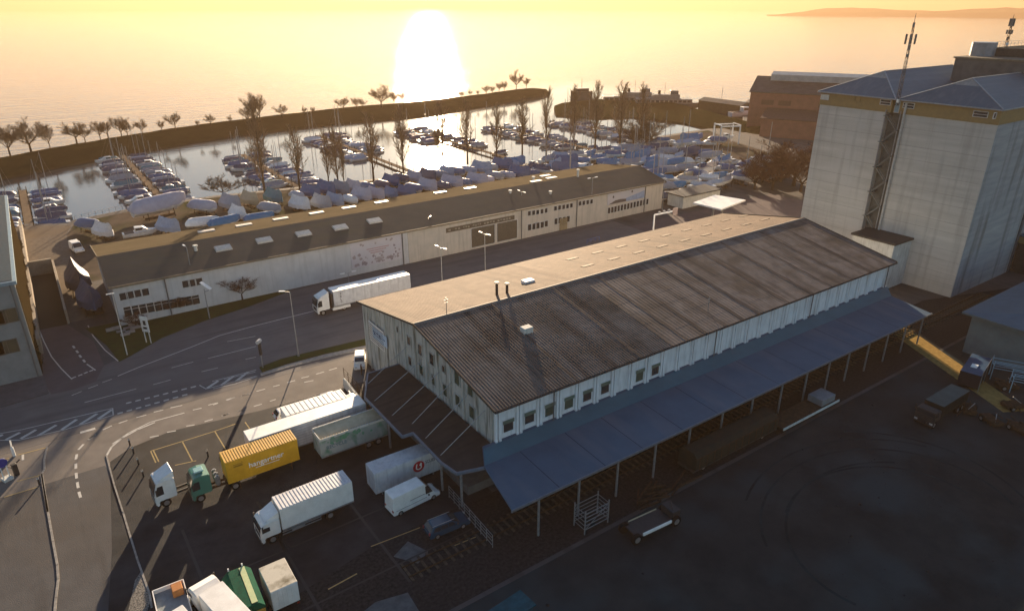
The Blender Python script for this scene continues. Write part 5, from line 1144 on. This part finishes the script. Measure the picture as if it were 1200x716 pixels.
def place_tree(kind, var, x, y, z, h, label, group, name, tw, base=10., sc=1.):
    key = (kind, var, tw.name)
    if key not in TP: TP[key] = t = tree(name, label, 50+var*7, base, kind, tw, group); 
    else:
        t = copy_tree(TP[key])
    t.name = name; tag(t, label, None, group); t.location = (x, y, z); s = h/TH_[key] if key in TH_ else h/base
    if key not in TH_:
        zz = max(v.co.z for c in t.children for v in c.data.vertices); TH_[key] = zz; s = h/zz
    t.scale = (s*sc, s*sc, s); t.rotation_euler = (0, 0, random.uniform(0, 6.28)); return t
TH_ = {}
PG = 'tall bare poplars along the near harbour bank'
pop = [(312,236,114,.75),(352,226,150,1.),(386,222,152,.7),(397,222,150,.9),(404,222,160,.6),(438,213,135,1.),(473,207,125,.9),(520,200,120,.9),(548,191,118,.9),(582,189,125,.9),(612,184,118,1.),(640,181,105,.8),(672,179,102,.9),(697,178,98,.9),(726,176,98,1.),(750,172,100,.9),(514,203,130,.6)]
nm = ['leftmost', 'second', 'third', 'fourth', 'fifth', 'sixth', 'seventh', 'eighth', 'ninth', 'tenth', 'eleventh', 'twelfth', 'thirteenth', 'fourteenth', 'fifteenth', 'sixteenth', 'seventeenth']
order = sorted(range(len(pop)), key=lambda i: pop[i][0])
for rank, i in enumerate(order):
    bx, by, ty, sc = pop[i]; q = G(bx, by)
    place_tree('poplar', i % 4, q.x, q.y, 0, height(q, ty-5), f'tall bare poplar, {nm[rank]} from the left along the near harbour bank', PG, 'poplar_tree', poplar_m, sc=sc*1.0)
SG = 'bare trees on the grassy mole'
sp_t = [(12,181,145,1.2),(37,178,137,1.4),(59,173,146,1),(90,166,142,1.2),(100,165,144,1.1),(118,163,141,1),(127,161,139,1),(143,160,136,1.1),(150,159,139,.9),(167,155,138,1.2),(190,153,141,.8),(206,151,130,1.1),(232,148,141,.8),(247,146,133,.9),(270,143,134,.8),(298,141,108,1.),(305,141,110,.9),(290,142,125,1.1),(331,137,121,1.),(357,134,123,.8),(367,133,125,.7),(403,128,113,1.2),(418,127,114,.9),(425,126,115,.9),(447,124,97,1.2),(462,122,107,.9),(473,121,104,.9),(517,117,104,1),(531,115,108,.9),(551,112,104,1),(560,111,106,.9),(570,110,99,.9),(585,107,97,.9),(591,106,94,.7),(605,104,80,1.1),(617,102,91,.9),(540,114,106,1),(577,109,101,1)]
rank = sorted(range(len(sp_t)), key=lambda i: sp_t[i][0])
def ordn(n): return {1: 'first', 2: 'second', 3: 'third'}.get(n, f'{n}th')
for k, i in enumerate(rank):
    bx, by, ty, sc = sp_t[i]; q = G(bx, by+1.5, SPIT_Z-.3); 
    place_tree('round', i % 5, q.x, q.y, SPIT_Z-.3, max(2., height(q, ty)-SPIT_Z+.3), f'bare tree on the grassy mole, {ordn(k+1)} from the left end', SG, 'mole_tree', twig_m, sc=sc*random.uniform(.6, 1.0))
for k, (bx, by, ty, lab, tw) in enumerate([(284,351,322,'small reddish bare tree in front of the grey warehouse wall', twig_red), (243,352,333,'spreading reddish bush tree in front of the warehouse windows', twig_red), (210,366,345,'low reddish bare tree before the lower window row', twig_red), (262,232,205,'little bare tree on the bank left of the poplars', twig_m), (160,384,365,'low dark bush beside the pale slabs', twig_red)]):
    q = G(bx, by); place_tree('round', k, q.x, q.y, 0, height(q, ty), lab, None, 'small_tree', tw, sc=1.5); 
for k, (bx, by, ty) in enumerate([(893,214,178),(915,213,168),(930,218,165),(884,222,192),(905,223,185),(938,225,185),(742,172,140),(752,176,148),(763,168,138)]):
    q = G(bx, by); place_tree('round', k % 3, q.x, q.y, 0, height(q, ty), ('reddish bare tree in the clump between the boatyard and the silo, %s from the left' if k < 6 else 'dense dark bare tree at the harbour end of the boatyard, %s from the left') % ordn([2,5-1,5,1,3,6,1,2,3][k]), 'clump of trees by the boatyard', 'yard_tree', twig_red if k < 6 else twig_m, sc=1.5)
# hedge by the office block: leafy shrubs
def shrub(label, x, y, r, h, seed, mt=shrub_m):
    t = T('shrub', label, 'shrub', (x, y, 0)); rr = random.Random(seed); b = MB()
    for i in range(900):
        a, u = rr.uniform(0, 6.283), rr.random()**.5; z = rr.random(); k = r*u*(1-.5*z*z)*rr.uniform(.7, 1.15); c = Vector((math.cos(a)*k, math.sin(a)*k, .1+z*h)); s = rr.uniform(.06, .14)
        n = Vector((rr.uniform(-1, 1), rr.uniform(-1, 1), rr.uniform(-1, 1))).normalized(); u_ = n.orthogonal().normalized()*s; v_ = n.cross(u_)
        b.add([c-u_, c+v_, c+u_, c-v_], [(0, 1, 2, 3)])
    b.build('foliage', mt, t); s_ = MB()
    for i in range(6): a = i; s_.tube((0, 0, 0), (math.cos(a)*r*.5, math.sin(a)*r*.5, h*.8), .05, .02, n=4)
    s_.build('stem', bark, t); return t
for k in range(8): shrub(f'brown leafy shrub against the office block side, {ordn(k+1)} from the road end', -5.95+.1*(k % 2), 117+k*8.3, .65, 3.4+random.random()*1.5, k)

# ------------------------------------------------------------ boats
def hull(L, B, H, m=None, bow=.0, st=11):
    """lofted hull, bow at +x, keel at z=0"""
    mb = MB(); secs = []
    for i in range(st):
        t = i/(st-1); x = -L/2 + L*t; w_ = B/2*(.8+.2*math.sin(min(1, t/.4)*1.57)) if t < .45 else B/2*max(.02, 1-((t-.45)/.55)**2.2); z1 = H*(1+.22*t*t); z0 = H*.12*max(0, (t-.75)/.25)**1.5*6
        z0 = min(z0, z1*.8); secs.append([(x, -w_, z1), (x, -w_*.9, z0+(z1-z0)*.4), (x, -w_*.4, z0+(z1-z0)*.08), (x, 0, z0), (x, w_*.4, z0+(z1-z0)*.08), (x, w_*.9, z0+(z1-z0)*.4), (x, w_, z1)])
    v = [p for s in secs for p in s]; fs = []
    for i in range(st-1):
        for j in range(6): fs.append((i*7+j, (i+1)*7+j, (i+1)*7+j+1, i*7+j+1))
        fs.append((i*7+6, (i+1)*7+6, (i+1)*7, i*7))
    fs.append(tuple(range(7))); fs.append(tuple((st-1)*7+j for j in range(6, -1, -1)))
    mb.add(v, fs, m); return mb
def hw_at(L, B, x):
    t = (x+L/2)/L; return B/2*(.8+.2*math.sin(min(1, t/.4)*1.57)) if t < .45 else B/2*max(.02, 1-((t-.45)/.55)**2.2)
def cover(L, B, z0, hr, drop, flat=False, rr=random, st=13, sag=.06):
    """tarpaulin draped over a ridge pole: ridge height hr over deck z0, hanging drop below it"""
    mb = MB(); v = []; n = 9
    for i in range(st):
        t = i/(st-1); x = -L/2*1.02 + L*1.03*t; w_ = hw_at(L, B, min(max(x, -L/2), L/2))*1.06+.05; e = min(1, t*5, (1-t)*4+.15) if flat else min(1, t*9+.25, (1-t)*7+.2)
        rid = z0+hr*(e**.35)*(1-sag*math.sin(t*math.pi)) + .22*z0*t*t
        for j in range(n):
            u = (j/(n-1))*2-1; au = abs(u)
            if au > .8: y = w_*(1.0 if u > 0 else -1); z = z0+.22*z0*t*t - (au-.8)/.2*drop*(1+.15*math.sin(i*2.1))
            else:
                k = au/.8; y = w_*k*(1 if u > 0 else -1) ; z = rid - (rid-z0-.22*z0*t*t)*(k**(2.0 if flat else .95)) - (0 if flat else .1*math.sin(k*math.pi))*1.2
            v.append((x+rr.uniform(-.06, .06), y, z+rr.uniform(-.07, .07)))
    fs = []
    for i in range(st-1):
        for j in range(n-1): fs.append((i*n+j, (i+1)*n+j, (i+1)*n+j+1, i*n+j+1))
    fs.append(tuple(range(n))); fs.append(tuple((st-1)*n+j for j in range(n-1, -1, -1))); mb.add(v, fs); return mb
def cabin_mb(L, B, z, hgt):
    c = MB(); c.prism([(-L*.15, z), (-L*.15, z+hgt), (L*.08, z+hgt*.95), (L*.22, z+.35), (L*.34, z+.15), (L*.34, z)], -B*.33, B*.33); return c
def make_boat(kind, label, group):
    t = T(kind, label, 'boat', (0, 0, 0), 0, group); rr = random.Random(hash(kind) % 97 if False else len(kind))
    if kind == 'motor_boat':
        hull(6.6, 2.4, 1.15).build('hull', hull_m, t); cabin_mb(6.6, 2.4, 1.15, 1.0).build('cabin', hull_m, t, bevel=.06)
        g = MB(); 
        for s in (-1, 1): g.add([(-.9, s*.81, 1.55), (.3, s*.81, 1.55), (.4, s*.81, 1.95), (-.9, s*.81, 1.98)], [(0,1,2,3)])
        g.build('cabin_window', glass, t); MB().box(-3.0, -.95, 1.17, -1.2, .95, 1.24).build('deck', mat('dark_deck', (.12, .11, .1), .8), t)
    elif kind == 'covered_boat':
        hull(6.4, 2.4, 1.05).build('hull', hull_m, t); cover(6.4, 2.4, 1.05, .85, .25, True, rr).build('boat_cover', cover_m, t, smooth=True)
    elif kind == 'sailing_boat':
        hull(7.6, 2.5, 1.1).build('hull', hull_m, t); cover(5.6, 2.1, 1.15, .9, .1, False, rr).build('boat_cover', cover_m, t)
        m = MB(); m.tube((.9, 0, 1.1), (.9, 0, 11.5), .1, .07, n=6); m.beam((.9, -.7, 7.5), (.9, .7, 7.5), .05, .04); m.build('mast', steel, t); MB().tube((.8, 0, 2.0), (-2.8, 0, 2.1), .06, n=6).build('boom', steel, t)
        m = MB()
        for q in ((3.6, 0), (-3.7, 0), (.8, 1.15), (.8, -1.15)): m.tube((q[0], q[1], 1.2), (.9, 0, 11.2), .012, n=3)
        m.build('rigging', steel, t)
    elif kind == 'tent_boat':                           # ashore on a cradle under a steep winter cover
        b = hull(8.0, 2.7, 1.5); b.v = [(x, y, z+.7) for x, y, z in b.v]; b.build('hull', hull_m, t)
        c = cover(8.2, 2.9, 2.0, 2.5, .9, False, rr, sag=.16); c.build('boat_cover', cover_m, t); k = MB()
        for x in (-2.2, 1.8):
            k.box(x-.08, -1.2, 0, x+.08, 1.2, .15)
            for s in (-1, 1): k.beam((x, s*1.15, .1), (x, s*.9, 1.6), .1, .1)
        k.box(-2.4, -.08, .1, 2.2, .08, .25); k.build('cradle', rust, t)
    elif kind == 'wrapped_boat':
        b = hull(7.4, 2.6, 1.3); b.v = [(x, y, z+.6) for x, y, z in b.v]; b.build('hull', hull_m, t)
        cover(7.5, 2.8, 1.95, 1.1, .6, True, rr).build('boat_cover', cover_m, t, smooth=True); k = MB()
        for x in (-2, 1.6):
            for s in (-1, 1): k.beam((x, s*1.1, 0), (x, s*.8, 1.3), .1, .1)
        k.box(-2.2, -.08, 0, 2, .08, .2); k.build('cradle', rust, t)
    elif kind == 'dry_yacht':
        b = hull(8.6, 2.7, 1.3); b.v = [(x, y, z+1.3) for x, y, z in b.v]; b.build('hull', hull_m, t); MB().box(-.5, -.08, .3, .9, .08, 1.5).build('keel', dark, t)
        cover(6.2, 2.3, 2.7, 1.0, .3, False, rr).build('boat_cover', cover_m, t); m = MB(); m.tube((1, 0, 2.6), (1, 0, 13.8), .13, .09, n=6); m.beam((1, -.8, 9), (1, .8, 9), .05, .05); m.build('mast', steel, t)
        k = MB()
        for x in (-2, 1.6):
            for s in (-1, 1): k.beam((x, s*1.4, 0), (x, s*.9, 1.9), .1, .1)
        k.box(-2.2, -.1, 0, 2, .1, .3); k.build('cradle', rust, t)
    return t
BP_ = {}
CV = {'navy': (.035, .065, .13), 'blue': (.05, .12, .25), 'bright blue': (.03, .18, .36), 'grey': (.26, .29, .34), 'white': (.68, .69, .7), 'pale blue': (.3, .38, .5), 'teal': (.04, .18, .24), 'tan': (.4, .33, .22), 'lilac grey': (.4, .4, .48)}
def put_boat(kind, x, y, z, rz, col, label, group, s=1.):
    if kind not in BP_: BP_[kind] = t = make_boat(kind, label, group)
    else: t = copy_tree(BP_[kind])
    tag(t, label, 'boat', group); t.location = (x, y, z); t.rotation_euler = (0, 0, R(rz)); t.scale = (s, s, s); recolor(t, CV[col]); return t
rb2 = random.Random(31)
KN = {'motor_boat': 'cabin motorboat', 'covered_boat': 'covered motorboat', 'sailing_boat': 'sailing boat with bare mast'}
def pier(px_, y0, y1, lab):
    t = T('boat_pier', lab, 'pier', (px_, y0, 0)); MB().box(px_-.9, y0, -.5, px_+.9, y1, -.32).build('deck', wood, t, world=True)
    n = int((y1-y0)/6)
    for k in range(n+1):
        for s in (-1, 1):
            c = MB(); c.tube((px_+s*1.0, y0+k*(y1-y0)/n, -2), (px_+s*1.0, y0+k*(y1-y0)/n, .6), .12, n=6); c.build('pile', mat('dark_pile', (.07, .055, .04), .9), t, world=True)
PN = ['leftmost', 'second', 'third', 'fourth', 'fifth', 'sixth', 'seventh']
PIERS = [(-4.0, 203.5, 250), (28.2, 206, 292), (65, 202.5, 268), (103, 200, 292), (142, 203, 285), (178, 199, 268), (212, 200, 262)]
rows = {0: [(0, -1, 204.5, 248, .92), (0, 1, 204.5, 248, 1.0)], 1: [(1, -1, 213, 292, 1.0), (1, 1, 208, 290, 1.0)], 2: [(2, -1, 212, 266, .92), (2, 1, 206, 268, .95)], 3: [(3, -1, 236, 292, .95), (3, 1, 245, 292, .95)],
        4: [(4, -1, 252, 285, .9), (4, 1, 216, 285, .55)], 5: [(5, -1, 206, 268, .8), (5, 1, 204, 268, .85)], 6: [(6, -1, 206, 262, .9), (6, 1, 204, 262, .7)]}
for i, (px_, y0, y1) in enumerate(PIERS): pier(px_, y0, y1, f'{PN[i]} wooden boat pier from the left in the harbour')
for i in rows:
    for (_, side, ya, yb, dens) in rows[i]:
        y = ya+1.2; k = 0
        while y < yb:
            if rb2.random() < dens:
                k += 1; kind = rb2.choices(('covered_boat', 'motor_boat', 'sailing_boat'), (.5, .13, .37))[0]; col = rb2.choices(('navy', 'blue', 'grey', 'white', 'teal', 'pale blue'), (.33, .2, .22, .08, .1, .07))[0]
                s = rb2.uniform(.8, 1.25); L2 = 3.4*s
                ang = (0 if side > 0 else 180) if rb2.random() < .5 else (180 if side > 0 else 0)
                what = {'motor_boat': 'white cabin motorboat', 'covered_boat': f'{col} covered motorboat', 'sailing_boat': f'sailing boat with {col} cover'}[kind]
                put_boat(kind, PIERS[i][0]+side*(1.5+L2), y, WATER_Z-.35*s, ang+rb2.uniform(-3, 3), col, f'{what}, {ordn(k)} from the bank, {"left" if side < 0 else "right"} of the {PN[i]} pier', 'boats moored along the harbour piers', s)
            y += 3.3*1.0+rb2.uniform(-.1, .3)
# boats laid up ashore in rows behind the long warehouse
yg = 'boats laid up ashore behind the warehouse'
spec = ['blue navy', 'white tent', 'grey', 'striped']
k = 0
rowA = [(8.2, 189, -62, 'wrapped_boat', 'blue', 1.1), (10.4, 181, -70, 'tent_boat', 'white', .95), (24.5, 194, 12, 'wrapped_boat', 'lilac grey', 1.8), (17.5, 178.5, 0, 'motor_boat', 'white', 1.15), (23.5, 175.5, -68, 'tent_boat', 'pale blue', 1.0),
        (34.5, 190, -62, 'wrapped_boat', 'lilac grey', 1.25), (31, 176, -20, 'wrapped_boat', 'white', 1.0), (35.5, 173.5, 5, 'wrapped_boat', 'bright blue', 1.0), (41, 188, -75, 'tent_boat', 'grey', 1.1), (40.2, 178, -80, 'tent_boat', 'white', .95), (43.5, 172.5, -10, 'wrapped_boat', 'bright blue', .95),
        (46.5, 190, -78, 'tent_boat', 'tan', 1.0), (48.5, 179, -70, 'wrapped_boat', 'grey', 1.1), (52.5, 188.5, -80, 'tent_boat', 'teal', 1.05), (56, 177.5, -76, 'tent_boat', 'white', 1.0)]
x = 59.0; j = 0
while x < 134:
    j += 1; rowA.append((x, 187.5+rb2.uniform(-1.5, 2), -80+rb2.uniform(-8, 8), rb2.choice(('tent_boat', 'tent_boat', 'wrapped_boat')), rb2.choice(('blue', 'lilac grey', 'grey', 'pale blue', 'navy', 'pale blue', 'blue')), rb2.uniform(.9, 1.15)))
    rowA.append((x+2, 175.5+rb2.uniform(-1.5, 1.5), -80+rb2.uniform(-8, 8), rb2.choice(('tent_boat', 'tent_boat', 'wrapped_boat')), rb2.choice(('blue', 'lilac grey', 'grey', 'white', 'pale blue', 'blue', 'navy')), rb2.uniform(.85, 1.05))); x += 3.9+rb2.uniform(-.3, .6)
rowA.sort()
nb, nf = 0, 0
for (x, y, a, kind, col, s) in rowA:
    back = y > 183
    if back: nb += 1; n_ = nb
    else: nf += 1; n_ = nf
    put_boat(kind, x, y, 0, a, col, {'tent_boat': f'boat under steep {col} tent', 'wrapped_boat': f'boat wrapped in {col} sheeting', 'motor_boat': 'white open motorboat ashore'}[kind] + f', {ordn(n_)} from left in the {"harbour" if back else "warehouse"} side row', yg, s)
# two big covered boats beside the ramp
put_boat('tent_boat', 2.2, 146.5, 0, -88, 'navy', 'large boat under a dark navy cover beside the walled ramp', 'covered boats beside the walled ramp', 1.35)
put_boat('tent_boat', 3.0, 135.5, 0, -86, 'blue', 'boat under a crumpled blue cover with white stern beside the warehouse corner', 'covered boats beside the walled ramp', 1.2)
# boats in the right hand yard, any direction, many masts
kk = 0; rr = random.Random(77)
spots = []
for yy in range(9):
    for xx in range(15):
        x = 133 + xx*6.3 + rr.uniform(-1.5, 1.5) + (yy % 2)*3; y = 129 + yy*7.2 + rr.uniform(-1.5, 1.5)
        if x < 142 and y < 158: continue
        if x > 225-(y-129)*.0 or (x > 196 and y < 160 and x-196 > (y-129)*.9): continue
        if x > 204 and y < 178: continue
        spots.append((x, y))
for (x, y) in sorted(spots, key=lambda s: (round((s[1]-129)/7.2), s[0])):
    r_ = int(round((y-129)/7.2)); kk = kk+1 if spots and getattr(put_boat, 'r', None) == r_ else 1; put_boat.r = r_
    kind = rr.choices(('wrapped_boat', 'dry_yacht', 'tent_boat', 'motor_boat'), (.32, .42, .16, .1))[0]; col = rr.choices(('navy', 'blue', 'bright blue', 'grey', 'white', 'pale blue', 'tan'), (.14, .22, .2, .16, .14, .1, .04))[0]
    w_ = {'tent_boat': f'boat under {col} tent', 'wrapped_boat': f'boat wrapped in {col} cover', 'motor_boat': 'white cabin motorboat', 'dry_yacht': f'{col} covered yacht with mast'}[kind]
    put_boat(kind, x, y, 0, rr.choice((-20, 160, -25, 10, -80))+rr.uniform(-8, 8), col, f'{w_}, {ordn(kk)} from left in the {ordn(r_+1)} right yard row', 'boats laid up in the right hand yard', rr.uniform(.85, 1.1))
# travel lift, ferries, boathouse, barge shapes
t = T('boat_hoist', 'white steel boat hoist frame standing over a hull at the yard slip', 'boat hoist', (*G(850, 168)[:2], 0), R(-25)); b = MB()
for x in (-4, 4):
    for y in (-3, 3): b.box(x-.2, y-.2, 0, x+.2, y+.2, 7.2)
for y in (-3, 3): b.box(-4.2, y-.2, 6.8, 4.2, y+.2, 7.2)
b.box(-4.2, -3.2, 7.2, -3.8, 3.2, 7.5); b.box(3.8, -3.2, 7.2, 4.2, 3.2, 7.5); b.build('frame', white, t)
q = G(850, 168); put_boat('motor_boat', q.x, q.y, 1.5, -20, 'white', 'white motorboat hanging inside the steel hoist frame', 'boats laid up in the right hand yard', 1.1)
def ferry(name, label, px, py, L, rz, ytop):  # backlit shade is put into the dark greys of hull and decks
    q = G(px, py, WATER_Z); t = T(name, label, 'ferry', (q.x, q.y, WATER_Z-.8), R(rz)); B_ = L*.2
    hull(L, B_, 3.4, st=13).build('hull', mat('ferry_hull_backlit', (.12, .12, .12), .6), t)
    s = MB(); s.box(-L*.42, -B_*.42, 3.4, L*.3, B_*.42, 5.9); s.build('main_deck', mat('ferry_deck_backlit', (.2, .2, .19), .6), t, bevel=.1); g = MB()
    for i in range(12):
        for sd in (-1, 1): x = -L*.4+i*L*.058; g.box(x, sd*B_*.42-.02, 4.2, x+L*.04, sd*B_*.42+.02, 5.3)
    g.build('window_row', glass, t); s = MB(); s.box(-L*.3, -B_*.34, 5.9, L*.16, B_*.34, 6.1); s.box(-L*.2, -B_*.3, 6.1, L*.14, B_*.3, 8.2); s.build('upper_deck', mat('ferry_deck_backlit', (.2, .2, .19), .6), t, bevel=.08)
    MB().box(L*.02, -B_*.22, 8.2, L*.12, B_*.22, 10.2).build('wheelhouse', mat('ferry_backlit_grey', (.15, .15, .14), .6), t, bevel=.15); m = MB(); m.tube((-L*.05, 0, 8), (-L*.05, 0, 14.5), .12, .07, n=6); m.beam((-L*.05, -1, 12.5), (-L*.05, 1, 12.5), .1, .1); m.build('mast', dark, t)
    f = MB(); f.tube((-L*.12, 0, 8), (-L*.12, 0, 10.2), .8, .7, n=10); f.build('funnel', dark, t); r = MB()
    for i in range(14): x = -L*.42+i*L*.05; r.tube((x, -B_*.42, 5.9), (x, -B_*.42, 7.0), .05, n=4)
    r.beam((-L*.42, -B_*.42, 7.0), (L*.26, -B_*.42, 7.0), .06, .06); r.build('railing', steel, t)
ferry('passenger_ferry', 'large passenger ferry moored at the mole, left of the pair', 748, 124, 48, -38, 95); ferry('passenger_ferry', 'large passenger ferry moored at the mole, right of the pair', 782, 127, 42, -38, 108)
q = G(681, 122); t = T('harbour_tower', 'small dark square building with a mast on the mole end', 'harbour building', (q.x, q.y, .5), R(-20)); MB().box(-5, -4, 0, 5, 4, 6.5).build('wall', slate, t); MB().box(-3.4, -2.6, 6.5, 3.4, 2.6, 8).build('roof_block', dark, t, bevel=.1); MB().tube((0, 0, 8), (0, 0, 13.5), .15, .08).build('mast', dark, t); MB().tube((-8, 0, -.4), (-8, 0, 8.5), .15, .08).build('side_mast', dark, t)
q0, q1 = G(818, 126), G(867, 133); d = (q1-q0); t = T('green_boathouse', 'long dark green floating boathouse out on the water left of the red building', 'boathouse', (q0.x, q0.y, WATER_Z), math.atan2(d.y, d.x)); L_ = d.length
MB().box(0, 0, 0, L_, 9, 5.0).build('wall', mat('dark_green_wall', (.03, .045, .035), .8, (.02, .03, .025), .5), t); MB().prismx([(-.5, 5.0), (9.5, 5.0), (4.5, 6.4)], -.4, L_+.4).build('roof', slate, t); MB().tube((L_*.4, 5, 6), (L_*.4, 5, 12), .12).build('mast', steel, t)
q = G(866, 136, WATER_Z); put_boat('motor_boat', q.x, q.y-4, WATER_Z-.6, -25, 'white', 'large white motor yacht moored before the green floating boathouse', 'boats moored along the harbour piers', 2.6)
# quay railing by the harbour basin
t = T('quay_railing', 'thin railing along the quay between the two left piers', 'railing', (*G(90, 257)[:2], 0)); b = MB(); a, c = G(88, 258.5), G(166, 240.5)
for i in range(11): p = a.lerp(c, i/10); b.tube(p, p+Vector((0, 0, 1.1)), .05)
b.beam(a+Vector((0, 0, 1.1)), c+Vector((0, 0, 1.1)), .05, .05); b.beam(a+Vector((0, 0, .6)), c+Vector((0, 0, .6)), .04, .04); b.build('rail_frame', steel, t, world=True)
# smoke puff over the boats
q = G(826, 216); sm = bmesh.new(); rr = random.Random(8)
for k, (dx, dz, r_) in enumerate(((0, 1.5, 1.5), (.8, 3.2, 2.0), (2.2, 5.6, 1.6), (3.6, 6.8, 1.1))):
    m4 = Matrix.Translation((dx, 0, dz)) @ Matrix.Diagonal((r_, r_, r_*1.2, 1)); bmesh.ops.create_icosphere(sm, subdivisions=3, radius=1, matrix=m4)
me = bpy.data.meshes.new('smoke'); sm.to_mesh(me); sm.free(); smm = bpy.data.materials.new('smoke_puff'); smm.use_nodes = True; t_ = smm.node_tree; t_.nodes.clear()
pv = t_.nodes.new('ShaderNodeVolumePrincipled'); pv.inputs['Color'].default_value = (.95, .9, .85, 1); pv.inputs['Density'].default_value = .06; ou = t_.nodes.new('ShaderNodeOutputMaterial'); t_.links.new(pv.outputs[0], ou.inputs['Volume'])
me.materials.append(smm); o = bpy.data.objects.new('smoke', me); COL.objects.link(o); o.location = (q.x, q.y, 0); tag(o, 'pale puff of smoke rising among the covered boats right of the warehouse', 'smoke', kind='stuff')
# a person at the gable corner
q = G(424, 439); t = bpy.data.meshes.new('person'); bm = bmesh.new(); J = {'pel': (0,0,.95,.15), 'ch': (0,0,1.3,.17), 'nk': (0,0,1.5,.07), 'hd': (.02,0,1.66,.105), 'top': (.02,0,1.74,.07), 'ls': (0,.2,1.42,.07), 'le': (.02,.27,1.15,.05), 'lh': (.1,.27,.92,.04), 'rs': (0,-.2,1.42,.07), 're': (.02,-.27,1.15,.05), 'rh': (.1,-.27,.92,.04), 'lk': (.03,.1,.5,.075), 'lf': (0,.11,.08,.05), 'lt': (.16,.12,.05,.04), 'rk': (-.05,-.1,.5,.075), 'rf': (-.12,-.11,.08,.05), 'rt': (.03,-.12,.05,.04)}
vi = {k: bm.verts.new(v[:3]) for k, v in J.items()}
for a, b in (('pel','ch'),('ch','nk'),('nk','hd'),('hd','top'),('ch','ls'),('ls','le'),('le','lh'),('ch','rs'),('rs','re'),('re','rh'),('pel','lk'),('lk','lf'),('lf','lt'),('pel','rk'),('rk','rf'),('rf','rt')): bm.edges.new((vi[a], vi[b]))
bm.to_mesh(t); bm.free(); o = bpy.data.objects.new('person', t); COL.objects.link(o); md = o.modifiers.new('skin', 'SKIN'); md.use_smooth_shade = True; o.modifiers.new('sub', 'SUBSURF').levels = 1
for i, k in enumerate(J): t.skin_vertices[0].data[i].radius = (J[k][3], J[k][3])
t.skin_vertices[0].data[0].use_root = True; o.modifiers['sub'].render_levels = 1; t.materials.append(mat('brown_clothes', (.12, .07, .04), .9)); o.location = (q.x, q.y, 0); tag(o, 'person in brown clothes walking near the gable corner of the goods shed', 'person')
hd = MB(); bmh = MB(); hd.tube((.02, 0, 1.7), (.01, 0, 1.79), .115, .06, n=10); hd.build('hair', dark, o)

# stones and scraps strewn over the dark yard
rr = random.Random(15); sb = MB()
for k in range(700):
    x, y = rr.uniform(25, 125), rr.uniform(5, 40); s = rr.uniform(.03, .1) if rr.random() < .95 else rr.uniform(.12, .25); a = rr.uniform(0, 3)
    c, d = math.cos(a)*s, math.sin(a)*s; sb.add([(x+c, y+d, .004), (x-d, y+c, .004), (x-c, y-d, .004), (x+d, y-c, .004), (x, y, .004+s*.7)], [(0,1,4),(1,2,4),(2,3,4),(3,0,4)])
tag(sb.build('loose_stones', mat('loose_stone', (.035, .042, .046), .9, (.015, .02, .022), 3)), kind='stuff')
